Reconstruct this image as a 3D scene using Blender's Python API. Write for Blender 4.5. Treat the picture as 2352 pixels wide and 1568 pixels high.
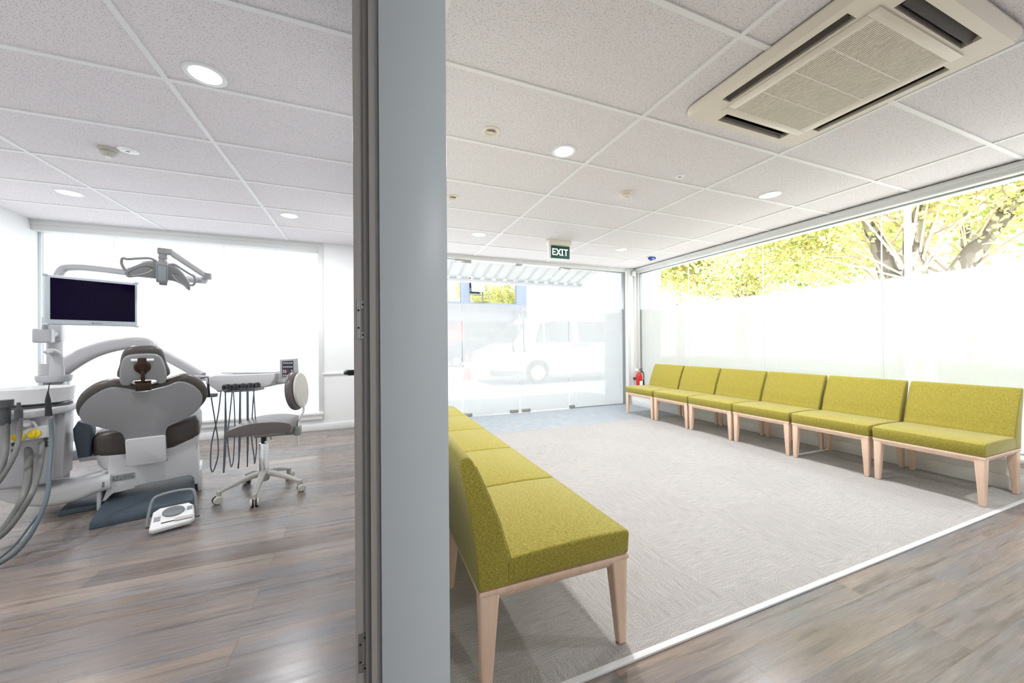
import bpy, bmesh, math, random
from mathutils import Vector, Matrix
D = bpy.data
for o in list(D.objects): D.objects.remove(o)
SC = bpy.context.scene
COL = SC.collection
R = math.radians
random.seed(7)

# ------------------------------------------------------------------ camera, sky, sun, exposure
F_PX, YAW, PITCH, ROLL = 841.0, 0.3785, 0.0048, -0.0077
_cy, _sy = math.cos(YAW), math.sin(YAW)
_r = Vector((_cy, -_sy, 0)); _f = Vector((_sy, _cy, 0)); _u = Vector((0, 0, 1))
CF = _f*math.cos(PITCH) + _u*math.sin(PITCH); _u2 = _u*math.cos(PITCH) - _f*math.sin(PITCH)
CR = _r*math.cos(ROLL) + _u2*math.sin(ROLL); CU = _u2*math.cos(ROLL) - _r*math.sin(ROLL)
CAM = Vector((0, 0, 1.10))
cd = D.cameras.new('camera'); cam = D.objects.new('camera', cd); COL.objects.link(cam)
cd.sensor_width = 36; cd.lens = F_PX/2352*36; cd.clip_start = 0.02; cd.clip_end = 400
mm = Matrix((CR, CU, -CF)).transposed().to_4x4(); mm.translation = CAM
cam.matrix_world = mm
SC.camera = cam
SC.view_settings.view_transform = 'Standard'
SC.view_settings.look = 'None'
SC.view_settings.gamma = 1
SC.view_settings.use_curve_mapping = False
SC.view_settings.exposure = 0.68

w = D.worlds.new('sky'); SC.world = w; w.use_nodes = True
nt = w.node_tree; bgn = nt.nodes['Background']
bgn.inputs[0].default_value = (0.90, 0.96, 1.0, 1); bgn.inputs[1].default_value = 3.0

sd = D.lights.new('sun', 'SUN'); sd.energy = 9.0; sd.angle = R(1.0); sd.color = (1.0, 0.96, 0.88)
so = D.objects.new('sun', sd); COL.objects.link(so)
so.rotation_euler = Vector((-0.42, -0.55, 0.95)).to_track_quat('Z', 'Y').to_euler()   # high, behind the building
LAMP_W = 11.5

# ------------------------------------------------------------------ materials
def mat(name, col=(.8, .8, .8), rough=.5, metal=0, spec=.5, coat=0, emit=None, es=0, sub=0):
    m = D.materials.new(name); m.use_nodes = True
    b = m.node_tree.nodes['Principled BSDF']
    b.inputs['Base Color'].default_value = (*col, 1); b.inputs['Roughness'].default_value = rough
    b.inputs['Metallic'].default_value = metal; b.inputs['Specular IOR Level'].default_value = spec
    b.inputs['Coat Weight'].default_value = coat
    if emit: b.inputs['Emission Color'].default_value = (*emit, 1); b.inputs['Emission Strength'].default_value = es
    return m
def N(m, t, **k):
    n = m.node_tree.nodes.new(t)
    for a, v in k.items(): setattr(n, a, v)
    return n
def L(m, a, b): m.node_tree.links.new(a, b)
def P(m): return m.node_tree.nodes['Principled BSDF']
def objco(m, scale=(1, 1, 1), rot=(0, 0, 0), out='Object'):
    tc = N(m, 'ShaderNodeTexCoord'); mp = N(m, 'ShaderNodeMapping')
    mp.inputs['Scale'].default_value = scale; mp.inputs['Rotation'].default_value = rot
    L(m, tc.outputs[out], mp.inputs[0]); return mp.outputs[0]
def noise(m, co, scale, detail=2, rough=.5):
    n = N(m, 'ShaderNodeTexNoise'); n.inputs['Scale'].default_value = scale
    n.inputs['Detail'].default_value = detail; n.inputs['Roughness'].default_value = rough
    L(m, co, n.inputs['Vector']); return n.outputs[0]
def ramp(m, fac, stops):
    r = N(m, 'ShaderNodeValToRGB'); e = r.color_ramp.elements
    while len(e) < len(stops): e.new(.5)
    for i, (p, c) in enumerate(stops): e[i].position = p; e[i].color = (*c, 1) if len(c) == 3 else c
    L(m, fac, r.inputs[0]); return r.outputs[0]
def mix(m, fac, a, b, typ='MIX'):
    x = N(m, 'ShaderNodeMix', data_type='RGBA', blend_type=typ)
    for s, v in ((x.inputs[0], fac), (x.inputs[6], a), (x.inputs[7], b)):
        if hasattr(v, 'links'): L(m, v, s)
        elif isinstance(v, tuple): s.default_value = (*v, 1)
        else: s.default_value = v
    return x.outputs[2]
def math_(m, op, a, b=0):
    x = N(m, 'ShaderNodeMath', operation=op)
    for s, v in ((x.inputs[0], a), (x.inputs[1], b)):
        if hasattr(v, 'links'): L(m, v, s)
        else: s.default_value = v
    return x.outputs[0]
def bump(m, h, strength=.3, dist=.002):
    b = N(m, 'ShaderNodeBump'); b.inputs['Strength'].default_value = strength; b.inputs['Distance'].default_value = dist
    L(m, h, b.inputs['Height']); L(m, b.outputs[0], P(m).inputs['Normal'])

M_wall = mat('white_paint', (.86, .875, .87), .55)
M_trim = mat('white_gloss_trim', (.86, .87, .87), .35)
M_ctrim = mat('grey_white_trim', (.70, .71, .70), .4)
M_bar = mat('ceiling_bar', (.86, .86, .86), .5)
M_alu = mat('aluminium_dark', (.30, .33, .33), .35, .6)
M_alul = mat('aluminium_light', (.62, .66, .68), .3, .7)
M_jamb = mat('taupe_painted_frame', (.56, .545, .53), .42)
M_jambd = mat('taupe_shadow_gap', (.34, .335, .335), .5)
M_end = mat('wall_end_satin_paint', (.73, .82, .88), .33)
M_white = mat('white_plastic', (.84, .85, .86), .25, coat=.2)
M_cream = mat('cream_plastic', (.80, .73, .64), .4)
M_creamd = mat('cream_grille', (.66, .60, .46), .5)
M_black = mat('black_plastic', (.012, .012, .013), .45)
M_chrome = mat('chrome', (.82, .83, .84), .12, 1)
M_steel = mat('brushed_steel', (.42, .42, .41), .35, .9)
M_dkgrey = mat('dark_grey_plastic', (.06, .065, .07), .4)
M_shell = mat('light_grey_shell', (.275, .283, .292), .30, coat=.25)
M_shellw = mat('white_shell', (.46, .465, .485), .3, coat=.2)
M_base = mat('white_base_shell', (.68, .69, .705), .3, coat=.2)
M_leather = mat('grey_leather', (.075, .066, .060), .38)
M_leather2 = mat('grey_vinyl_seat', (.125, .108, .108), .30)
M_slate = mat('slate_blue_rubber', (.055, .08, .105), .45)
M_hoseg = mat('grey_hose', (.17, .175, .17), .4)
M_hoseb = mat('bluegrey_cord', (.12, .155, .18), .4)
M_brass = mat('dark_bronze', (.07, .045, .03), .35, .7)
M_yellow = mat('yellow_knob', (.80, .62, .02), .3)
M_screen = mat('dark_screen', (.004, .0015, .016), .15, spec=.08)
M_red = mat('red_paint', (.62, .02, .02), .25)
M_blue = mat('blue_plastic', (.01, .06, .42), .35)
M_green = mat('exit_green', (.0, .085, .05), .4)
M_letter = mat('exit_letter', (.9, .95, .93), .4, emit=(.9, 1, .95), es=.35)
M_lamp = mat('downlight_lens', (.9, .9, .9), .3, emit=(1, 1, 1), es=6)
M_mir = mat('mirror_reflector', (.62, .62, .62), .08, 1)
M_beige = mat('beige_caster', (.62, .61, .54), .4)
M_basestool = mat('warm_grey_cast', (.52, .51, .48), .35, .2)

# perforated mineral ceiling tile
M_tile = mat('mineral_tile', (.80, .80, .80), .9, spec=.1)
co = objco(M_tile)
v = N(M_tile, 'ShaderNodeTexVoronoi'); v.inputs['Scale'].default_value = 200; v.inputs['Randomness'].default_value = 1
mp = N(M_tile, 'ShaderNodeMapping'); mp.inputs['Scale'].default_value = (1.0, .75, 1)
L(M_tile, co, mp.inputs[0]); L(M_tile, mp.outputs[0], v.inputs['Vector'])
sp = ramp(M_tile, v.outputs['Distance'], [(.20, (1, 1, 1)), (.34, (0, 0, 0))])
big = noise(M_tile, co, 110, 2)
gate = ramp(M_tile, big, [(.38, (0, 0, 0)), (.52, (1, 1, 1))])
spk = mix(M_tile, 1.0, sp, gate, 'MULTIPLY')
sep = N(M_tile, 'ShaderNodeSeparateXYZ'); L(M_tile, co, sep.inputs[0])
colr = mix(M_tile, spk, (.81, .78, .80), (.34, .32, .31))
L(M_tile, colr, P(M_tile).inputs['Base Color'])

# vinyl planks running along X
M_vinyl = mat('vinyl_plank', (.3, .25, .2), .33, spec=.5)
co = objco(M_vinyl)
br = N(M_vinyl, 'ShaderNodeTexBrick'); br.offset = .37; br.offset_frequency = 2
br.inputs['Scale'].default_value = 1; br.inputs['Brick Width'].default_value = 1.22; br.inputs['Row Height'].default_value = .152
br.inputs['Mortar Size'].default_value = .0009; br.inputs['Mortar Smooth'].default_value = .2
br.inputs['Color1'].default_value = (0, 0, 0, 1); br.inputs['Color2'].default_value = (1, 1, 1, 1); br.inputs['Mortar'].default_value = (.0, .0, .0, 1)
L(M_vinyl, co, br.inputs['Vector'])
off = N(M_vinyl, 'ShaderNodeVectorMath', operation='MULTIPLY_ADD')
L(M_vinyl, br.outputs['Color'], off.inputs[0]); off.inputs[1].default_value = (7, 5, 3); L(M_vinyl, co, off.inputs[2])
def strn(sx, sy, det, ro=.6):
    q = N(M_vinyl, 'ShaderNodeMapping'); q.inputs['Scale'].default_value = (sx, sy, 1); L(M_vinyl, off.outputs[0], q.inputs[0])
    return noise(M_vinyl, q.outputs[0], 1, det, ro)
cloud = strn(1.1, 6, 3); grain = strn(2.2, 34, 6, .62); fine = strn(9, 170, 3, .6)
base = ramp(M_vinyl, br.outputs['Color'], [(0, (.16, .115, .088)), (.35, (.31, .24, .19)), (.7, (.21, .175, .155)), (1, (.37, .295, .24))])
c1 = mix(M_vinyl, ramp(M_vinyl, cloud, [(.36, (0, 0, 0)), (.72, (1, 1, 1))]), base, (.185, .19, .21))
c2 = mix(M_vinyl, ramp(M_vinyl, grain, [(.30, (.75, .75, .75)), (.48, (0, 0, 0))]), c1, (.09, .075, .065))
c3 = mix(M_vinyl, ramp(M_vinyl, grain, [(.55, (0, 0, 0)), (.80, (.5, .5, .5))]), c2, (.42, .35, .30))
c4 = mix(M_vinyl, .5, c3, mix(M_vinyl, 1.0, c3, ramp(M_vinyl, fine, [(.3, (.65, .65, .65)), (.7, (1.2, 1.2, 1.2))]), 'MULTIPLY'))
c5 = mix(M_vinyl, math_(M_vinyl, 'MULTIPLY', br.outputs['Fac'], .6), c4, (.05, .045, .04))
L(M_vinyl, c5, P(M_vinyl).inputs['Base Color'])
L(M_vinyl, ramp(M_vinyl, grain, [(.3, (.30, .30, .30)), (.7, (.22, .22, .22))]), P(M_vinyl).inputs['Roughness'])
bump(M_vinyl, fine, .12, .001)

# carpet tiles, streaks turned tile by tile
M_carpet = mat('carpet_tile', (.4, .37, .33), .95, spec=.1)
co = objco(M_carpet)
mp = N(M_carpet, 'ShaderNodeMapping'); mp.inputs['Location'].default_value = (-1.43+6, -1.13+6, .3); L(M_carpet, co, mp.inputs[0])
ck = N(M_carpet, 'ShaderNodeTexChecker'); ck.inputs['Scale'].default_value = 1/.6
ck.inputs[1].default_value = (0, 0, 0, 1); ck.inputs[2].default_value = (1, 1, 1, 1); L(M_carpet, mp.outputs[0], ck.inputs[0])
def cstr(sx, sy):
    q = N(M_carpet, 'ShaderNodeMapping'); q.inputs['Scale'].default_value = (sx, sy, 1); L(M_carpet, co, q.inputs[0])
    return noise(M_carpet, q.outputs[0], 1, 4, .75)
sx_, sy_ = cstr(9, 210), cstr(210, 9)
st = mix(M_carpet, ck.outputs['Fac'], sx_, sy_)
fl = noise(M_carpet, co, 330, 2, .7)
cc = ramp(M_carpet, st, [(.30, (.32, .31, .30)), (.50, (.45, .438, .428)), (.70, (.55, .54, .53))])
cc = mix(M_carpet, .8, cc, mix(M_carpet, 1.0, cc, ramp(M_carpet, fl, [(.30, (.30, .29, .28)), (.62, (1.35, 1.35, 1.35))]), 'MULTIPLY'))
cc = mix(M_carpet, .012, cc, ck.outputs['Color'])
L(M_carpet, cc, P(M_carpet).inputs['Base Color']); bump(M_carpet, fl, .6, .004)

M_entry = mat('grey_blue_entry_tile', (.30, .34, .38), .45)
co = objco(M_entry); L(M_entry, ramp(M_entry, noise(M_entry, co, 9, 4), [(.3, (.29, .33, .37)), (.7, (.37, .41, .45))]), P(M_entry).inputs['Base Color'])

# woven lime fabric
def fabric(name, dark, light):
    m = mat(name, light, .9, spec=.15)
    co = objco(m)
    def th(s, sc=1):
        q = N(m, 'ShaderNodeMapping'); q.inputs['Scale'].default_value = s; L(m, co, q.inputs[0]); return noise(m, q.outputs[0], 1, 2, .6)
    a = th((110, 1000, 1000)); b = th((1000, 110, 1000)); c = th((1000, 1000, 110)); d = th((300, 300, 300))
    s = math_(m, 'ADD', math_(m, 'ADD', a, b), math_(m, 'ADD', c, math_(m, 'MULTIPLY', d, .3)))
    s = math_(m, 'MULTIPLY', s, 1/3.3)
    L(m, ramp(m, s, [(.44, dark), (.50, tuple((x+y)/2 for x, y in zip(dark, light))), (.56, light)]), P(m).inputs['Base Color'])
    P(m).inputs['Sheen Weight'].default_value = .45; P(m).inputs['Sheen Roughness'].default_value = .4
    P(m).inputs['Sheen Tint'].default_value = (1, 1, .85, 1)
    bump(m, s, .5, .003); return m
M_fab = fabric('lime_fabric', (.19, .165, .018), (.55, .47, .10))

M_wood = mat('beech_wood', (.76, .52, .38), .42)
co = objco(M_wood, (40, 40, 3)); L(M_wood, ramp(M_wood, noise(M_wood, co, 1, 3), [(.3, (.80, .57, .42)), (.7, (.90, .68, .53))]), P(M_wood).inputs['Base Color'])

def glassmat(name, fres=.06, tint=(1, 1, 1)):
    m = D.materials.new(name); m.use_nodes = True; n = m.node_tree.nodes; n.clear()
    out = n.new('ShaderNodeOutputMaterial'); mx = n.new('ShaderNodeMixShader'); t = n.new('ShaderNodeBsdfTransparent'); g = n.new('ShaderNodeBsdfGlossy')
    fr = n.new('ShaderNodeLayerWeight'); fr.inputs[0].default_value = .5; pw_ = n.new('ShaderNodeMath'); pw_.operation = 'POWER'; pw_.inputs[1].default_value = 5; ml_ = n.new('ShaderNodeMath'); ml_.operation = 'MULTIPLY_ADD'; ml_.inputs[1].default_value = .5; ml_.inputs[2].default_value = .03; t.inputs[0].default_value = (*tint, 1); g.inputs['Roughness'].default_value = .0
    l = m.node_tree.links; l.new(fr.outputs['Facing'], pw_.inputs[0]); l.new(pw_.outputs[0], ml_.inputs[0]); l.new(ml_.outputs[0], mx.inputs[0]); l.new(t.outputs[0], mx.inputs[1]); l.new(g.outputs[0], mx.inputs[2]); l.new(mx.outputs[0], out.inputs[0])
    return m
def filmmat(name, through, translucent, tcol):
    m = D.materials.new(name); m.use_nodes = True; n = m.node_tree.nodes; n.clear(); l = m.node_tree.links
    out = n.new('ShaderNodeOutputMaterial'); mx = n.new('ShaderNodeMixShader'); m2 = n.new('ShaderNodeMixShader')
    t = n.new('ShaderNodeBsdfTransparent'); tl = n.new('ShaderNodeBsdfTranslucent'); d = n.new('ShaderNodeBsdfDiffuse')
    tl.inputs[0].default_value = (*tcol, 1); d.inputs[0].default_value = (.55, .55, .55, 1)
    m2.inputs[0].default_value = translucent; l.new(d.outputs[0], m2.inputs[1]); l.new(tl.outputs[0], m2.inputs[2])
    mx.inputs[0].default_value = through; l.new(m2.outputs[0], mx.inputs[1]); l.new(t.outputs[0], mx.inputs[2]); l.new(mx.outputs[0], out.inputs[0])
    return m
M_glass = glassmat('clear_glass', tint=(.98, .985, .985))
M_film = filmmat('frosted_film', .28, .60, (.66, .665, .67))
M_frost = filmmat('opal_film', .0, .80, (.80, .81, .82))
M_winmir = mat('reflective_glass', (.42, .43, .40), .02, 1)

# ------------------------------------------------------------------ mesh helpers
def new(): return bmesh.new()
def merge(bm, t, mtx=None):
    if mtx is not None: bmesh.ops.transform(t, matrix=mtx, verts=t.verts)
    me = D.meshes.new('tmp'); t.to_mesh(me); t.free(); bm.from_mesh(me); D.meshes.remove(me)
def box(bm, x0, x1, y0, y1, z0, z1, bev=0, seg=2, mtx=None):
    t = bmesh.new(); bmesh.ops.create_cube(t, size=1)
    for v in t.verts:
        v.co = Vector(((x0+x1)/2 + v.co.x*(x1-x0), (y0+y1)/2 + v.co.y*(y1-y0), (z0+z1)/2 + v.co.z*(z1-z0)))
    if bev: bmesh.ops.bevel(t, geom=t.edges[:], offset=bev, segments=seg, profile=.5, affect='EDGES')
    merge(bm, t, mtx); return bm
def hexa(bm, bot, top, bev=0, seg=2):
    """eight corner block, bot and top lists of four points"""
    t = bmesh.new(); vs = [t.verts.new(p) for p in bot] + [t.verts.new(p) for p in top]
    for f in ((3, 2, 1, 0), (4, 5, 6, 7), (0, 1, 5, 4), (1, 2, 6, 5), (2, 3, 7, 6), (3, 0, 4, 7)): t.faces.new([vs[i] for i in f])
    bmesh.ops.recalc_face_normals(t, faces=t.faces[:])
    if bev: bmesh.ops.bevel(t, geom=t.edges[:], offset=bev, segments=seg, profile=.5, affect='EDGES')
    merge(bm, t); return bm
def frame(o, ax, ay, az):
    m = Matrix((Vector(ax), Vector(ay), Vector(az))).transposed().to_4x4(); m.translation = Vector(o); return m
def prism(bm, pts, th, mtx=None, bev=0, seg=3, centre=True):
    """outline in XY, thickness along Z"""
    t = bmesh.new(); z0 = -th/2 if centre else 0
    vs = [t.verts.new((p[0], p[1], z0)) for p in pts]; f = t.faces.new(vs)
    r = bmesh.ops.extrude_face_region(t, geom=[f])
    bmesh.ops.translate(t, vec=(0, 0, th), verts=[g for g in r['geom'] if isinstance(g, bmesh.types.BMVert)])
    bmesh.ops.recalc_face_normals(t, faces=t.faces[:])
    if bev:
        es = [e for e in t.edges if len(e.link_faces) == 2 and e.calc_face_angle(0) > R(60) and (abs(e.verts[0].co.z-e.verts[1].co.z) < 1e-6)]
        bmesh.ops.bevel(t, geom=es, offset=bev, segments=seg, profile=.5, affect='EDGES', clamp_overlap=True)
    merge(bm, t, mtx); return bm
def spl(pts, n=6, closed=False):
    pts = [Vector(p) for p in pts]; out = []; k = len(pts)
    for i in range(k if closed else k-1):
        p1, p2 = pts[i], pts[(i+1) % k]
        p0 = pts[(i-1) % k] if (closed or i > 0) else p1*2-p2
        p3 = pts[(i+2) % k] if (closed or i+2 < k) else p2*2-p1
        for j in range(n):
            t = j/n; out.append(.5*((2*p1)+(-p0+p2)*t+(2*p0-5*p1+4*p2-p3)*t*t+(-p0+3*p1-3*p2+p3)*t**3))
    if not closed: out.append(pts[-1])
    return out
def sweep(bm, path, prof, up=(0, 0, 1), scale=None, caps=True):
    """prof: closed 2D outline (side, up); path: points"""
    path = [Vector(p) for p in path]; up = Vector(up); rings = []
    last = None
    for i, p in enumerate(path):
        d = (path[min(i+1, len(path)-1)] - path[max(i-1, 0)]).normalized()
        s = d.cross(up)
        if s.length < 1e-3: s = last if last else d.orthogonal()
        s.normalize()
        if last and s.dot(last) < 0: s = -s
        last = s; u = s.cross(d).normalized()
        if u.dot(up) < 0 and abs(d.dot(up)) < .99: u = -u
        k = scale[i] if scale else 1
        kx, ky = (k if isinstance(k, tuple) else (k, k))
        rings.append([bm.verts.new(p + s*a*kx + u*b*ky) for a, b in prof])
    n = len(prof); fs = []
    for a, b in zip(rings, rings[1:]):
        for j in range(n): fs.append(bm.faces.new((a[j], a[(j+1) % n], b[(j+1) % n], b[j])))
    if caps: fs += [bm.faces.new(rings[0][::-1]), bm.faces.new(rings[-1])]
    bmesh.ops.recalc_face_normals(bm, faces=fs); return bm
def tube(bm, pts, r, n=10, sm=6):
    path = spl(pts, sm) if sm else [Vector(p) for p in pts]
    # parallel transport
    rings = []; prev = None
    for i, p in enumerate(path):
        d = (path[min(i+1, len(path)-1)] - path[max(i-1, 0)])
        if d.length < 1e-9: d = Vector((0, 0, 1))
        d.normalize()
        s = d.orthogonal().normalized() if prev is None else (prev - d*prev.dot(d)).normalized()
        prev = s; u = d.cross(s)
        rr = r if not isinstance(r, (list, tuple)) else r[0] + (r[1]-r[0])*i/max(1, len(path)-1)
        rings.append([bm.verts.new(p + s*rr*math.cos(2*math.pi*j/n) + u*rr*math.sin(2*math.pi*j/n)) for j in range(n)])
    fs = []
    for a, b in zip(rings, rings[1:]):
        for j in range(n): fs.append(bm.faces.new((a[j], a[(j+1) % n], b[(j+1) % n], b[j])))
    fs += [bm.faces.new(rings[0][::-1]), bm.faces.new(rings[-1])]
    bmesh.ops.recalc_face_normals(bm, faces=fs); return bm
def lathe(bm, prof, mtx=None, n=32):
    t = bmesh.new(); rings = []
    for r, z in prof:
        if r < 1e-6: rings.append([t.verts.new((0, 0, z))])
        else: rings.append([t.verts.new((r*math.cos(2*math.pi*j/n), r*math.sin(2*math.pi*j/n), z)) for j in range(n)])
    for a, b in zip(rings, rings[1:]):
        if len(a) == 1 and len(b) == 1: continue
        for j in range(n):
            k = (j+1) % n
            if len(a) == 1: t.faces.new((a[0], b[k], b[j]))
            elif len(b) == 1: t.faces.new((a[j], a[k], b[0]))
            else: t.faces.new((a[j], a[k], b[k], b[j]))
    for rg in (rings[0], rings[-1]):
        if len(rg) > 1: t.faces.new(rg)
    bmesh.ops.recalc_face_normals(t, faces=t.faces[:])
    merge(bm, t, mtx); return bm
def T(x, y, z): return Matrix.Translation((x, y, z))
def circ(r, n=12): return [(r*math.cos(2*math.pi*i/n), r*math.sin(2*math.pi*i/n)) for i in range(n)]
def rrect(w, h, r, n=4):
    o = []
    for cx, cy, a0 in ((w/2-r, h/2-r, 0), (-w/2+r, h/2-r, 90), (-w/2+r, -h/2+r, 180), (w/2-r, -h/2+r, 270)):
        for i in range(n+1): a = R(a0+90*i/n); o.append((cx+r*math.cos(a), cy+r*math.sin(a)))
    return o

ORG = {}
def obj(name, bm, m, parent=None, world=False, label=None, angle=38):
    me = D.meshes.new(name); bm.to_mesh(me); bm.free()
    for p in me.polygons: p.use_smooth = True
    me.set_sharp_from_angle(angle=R(angle))
    me.materials.append(m)
    o = D.objects.new(name, me); COL.objects.link(o)
    if parent is not None:
        o.parent = parent; root = ORG.get(parent.name, Vector((0, 0, 0))); ORG[o.name] = root
        if world and root.length: me.transform(Matrix.Translation(-root))
    if label: o['label'] = label
    return o
def thing(name, label, cat, loc=(0, 0, 0), rz=0, group=None):
    o = D.objects.new(name, None); COL.objects.link(o); o.location = loc; o.rotation_euler = (0, 0, rz)
    o.empty_display_size = .1
    ORG[o.name] = Vector(loc); tag(o, label, cat, group); return o
def tag(o, label, cat, group=None, kind=None):
    o['label'] = label; o['category'] = cat
    if group: o['group'] = group
    if kind: o['kind'] = kind
    return o
def struct(name, bm, m, parent=None, label=None, cat=None):
    o = obj(name, bm, m, parent, world=parent is not None)
    if parent is None: o['kind'] = 'structure'
    if label: o['label'] = label
    if cat: o['category'] = cat
    return o
def dup(root, loc=None, rz=None, label=None, group=None):
    r = root.copy(); COL.objects.link(r)
    if loc is not None: r.location = loc
    if rz is not None: r.rotation_euler = (0, 0, rz)
    if label: r['label'] = label
    if group: r['group'] = group
    def rec(a, b):
        for ch in list(a.children):
            c = ch.copy(); COL.objects.link(c); c.parent = b; rec(ch, c)
    rec(root, r); return r
def W(px, py, d):
    return CAM + (CF + CR*((px-1176)/F_PX) - CU*((py-784)/F_PX))*d

# ------------------------------------------------------------------ setting
ZC = 2.404
XL, XR, YB, YF = -3.19, 4.55, -2.6, 5.30
struct('floor', box(new(), XL-.2, 4.74, YB-.2, YF+.1, -.12, 0), M_vinyl, label='grey brown wood-look vinyl plank floor', cat='floor')
carp = box(new(), .20, 4.37, 1.045, 4.21, 0.0, .006); struct('floor_carpet', carp, M_carpet, label='light grey carpet tiles under the green chairs', cat='carpet')
struct('floor_entry', box(new(), .20, 4.37, 4.21, YF+.02, 0.0, .005), M_entry, label='blue grey entrance flooring inside the glass doors', cat='floor')
struct('trim_1', box(new(), .19, 4.37, 1.022, 1.045, 0, .009, .002), mat('pale_strip', (.82, .84, .86), .3), label='pale metal strip along the near edge of the carpet', cat='trim')
ceil = struct('ceiling', box(new(), XL-.2, 4.70, YB-.2, YF+.12, ZC+.007, ZC+.19), M_tile, label='white speckled suspended ceiling tiles', cat='ceiling')
bm = new()
for i in range(-4, 5):
    x = .294+1.2*i
    if XL < x < 4.44: box(bm, x-.0125, x+.0125, YB, YF, ZC, ZC+.01, .001, 1)
for j in range(-6, 8):
    y = 1.087+.6*j
    box(bm, XL, 4.45, y-.0125, y+.0125, ZC+.0004, ZC+.01, .001, 1)
struct('grid_bars', bm, M_bar, ceil)
struct('wall_left', box(new(), XL-.15, XL, YB, YF+.15, 0, ZC+.007), M_wall)
struct('wall_back', box(new(), XL, XR, YB-.15, YB, 0, ZC+.007), M_wall)
struct('wall_right', box(new(), 4.37, 4.70, YB, YF+.0, 0, .225), M_wall)
struct('wall_right_rear', box(new(), 4.50, 4.70, YB, .2, .225, ZC+.007), M_wall)
struct('wall_doorway', box(box(new(), XL, -.74, .92, 1.03, 0, ZC+.007), -.74, -.03, .92, 1.03, 2.20, ZC+.007), M_wall)
# facade: left of the surgery window, pier between rooms, corner pier
fc = new()
box(fc, -.575, .20, YF, YF+.14, 0, ZC+.007); box(fc, XL, -.575, YF, YF+.14, 0, .22); box(fc, XL, -.575, YF+.08, YF+.14, 2.345, ZC+.007)
box(fc, .20, 4.29, YF, YF+.12, 2.35, ZC+.007); box(fc, 4.29, 4.53, YF-.045, YF+.14, 0, ZC+.007)
struct('wall_front', fc, M_wall)
b = box(new(), XL, .03, YF-.016, YF, 0, .085, .003); struct('baseboard_front', b, M_trim)
b = box(new(), 4.352, 4.37, YB, YF-.05, 0, .105, .003); struct('baseboard_right', b, M_trim)
b = box(new(), XL, XL+.016, 1.03, YF, 0, .085, .003); struct('baseboard_left', b, M_trim)
struct('trim_2', box(new(), -.535, .03, YF-.018, YF, .712, .738, .004), M_trim, label='white chair rail beside the frosted window', cat='trim')
# partition between the two rooms, its finished end and the taupe door frame
pw = struct('wall_partition', box(new(), .045, .186, .93, YF, 0, ZC+.007), M_wall)
struct('end_panel', box(new(), .0302, .1885, .905, .935, .0, ZC, .0015), M_end, pw)
db = new(); box(db, .0075, .0285, .928, .99, 0, 2.2, .001)
t1 = struct('trim_3', db, M_jamb, label='taupe door frame architrave on the partition end', cat='trim')
db = new(); box(db, -.0055, .0074, .945, 1.0, 0, 2.2, .001); struct('rebate', db, M_jambd, t1)
db = new(); box(db, -.028, -.0056, .958, 1.045, 0, 2.2, .001); struct('stop', db, M_jamb, t1)
for zc in (1.16, .358, 2.01):
    k = new(); y0, y1 = .9555, .9585
    box(k, -.0215, -.0125, y0, y1, zc-.0465, zc+.0465, .0004, 1)
    box(k, -.0125, -.0058, y0, y1, zc+.026, zc+.0465, .0004, 1); box(k, -.0125, -.0058, y0, y1, zc-.0465, zc-.029, .0004, 1)
    nm = {1.16: 'upper', .358: 'lower', 2.01: 'top'}[zc]
    s = obj('strike_plate', k, M_steel); tag(s, f'{nm} grey metal strike plate on the taupe door frame', 'strike plate')
    for sx, sz in ((-.0175, .022), (-.0175, -.020), (-.0075, .036), (-.0075, -.037)):
        h = lathe(new(), [(0, 0), (.0026, 0), (.0026, .0006), (0, .0006)], frame((sx, y0, zc+sz), (1, 0, 0), (0, 0, 1), (0, -1, 0)), 12)
        obj('screw', h, M_black, s)
# open door folded back on the partition with lever handle
d = thing('door_3', 'white door folded back against the partition with black lever', 'door', (-.012, 1.06, 0)); d['kind'] = 'structure'
obj('door_slab', box(new(), -.026, .040, 1.07, 1.90, .01, 2.1, .002), M_wall, d, world=True)
hn = new(); lathe(hn, [(0, 0), (.026, 0), (.026, .006), (.009, .008), (.009, .028), (0, .028)], frame((-.027, 1.28, 1.01), (0, 1, 0), (0, 0, 1), (-1, 0, 0)), 20)
tube(hn, [(-.05, 1.28, 1.01), (-.057, 1.284, 1.01), (-.063, 1.31, 1.008), (-.064, 1.40, 1.006)], .007, 10, 4)
obj('lever', hn, M_black, d, world=True)

# surgery window (window_1), fully frosted
w1 = thing('window_1', 'large frosted white window behind the dental chair', 'window', (-1.88, YF+.12, .22)); w1['kind'] = 'structure'
gx = [XL+.02, -2.60, -1.60, -.58]
gp = new()
for a, c in zip(gx, gx[1:]): box(gp, a+.002, c-.002, YF+.118, YF+.126, .215, 2.315)
obj('frosted_pane', gp, M_frost, w1, world=True)
gj = new()
for a in gx[1:3]: box(gj, a-.003, a+.003, YF+.112, YF+.127, .215, 2.315)
obj('pane_joint', gj, M_trim, w1, world=True)
fr = new(); box(fr, XL+.001, XL+.022, YF+.09, YF+.13, .2, 2.33); box(fr, -.585, -.572, YF+.09, YF+.13, .2, 2.33); box(fr, XL, -.575, YF+.09, YF+.13, .2, .225); box(fr, XL, -.575, YF+.10, YF+.13, 2.305, 2.34)
obj('frame', fr, M_alul, w1, world=True)
sl = new(); box(sl, XL, -.515, YF-.045, YF+.11, .205, .235, .004); box(sl, XL, -.53, YF-.03, YF, .145, .205, .003); obj('sill', sl, M_trim, w1, world=True)
ar = new(); box(ar, -.568, -.515, YF-.014, YF, .235, 2.39, .003); box(ar, XL, -.515, YF-.018, YF+.0, 2.358, ZC, .003)
box(ar, XL, -.56, YF-.008, YF+.02, 2.335, 2.36, .004)
obj('architrave', ar, M_ctrim, w1, world=True)
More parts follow.
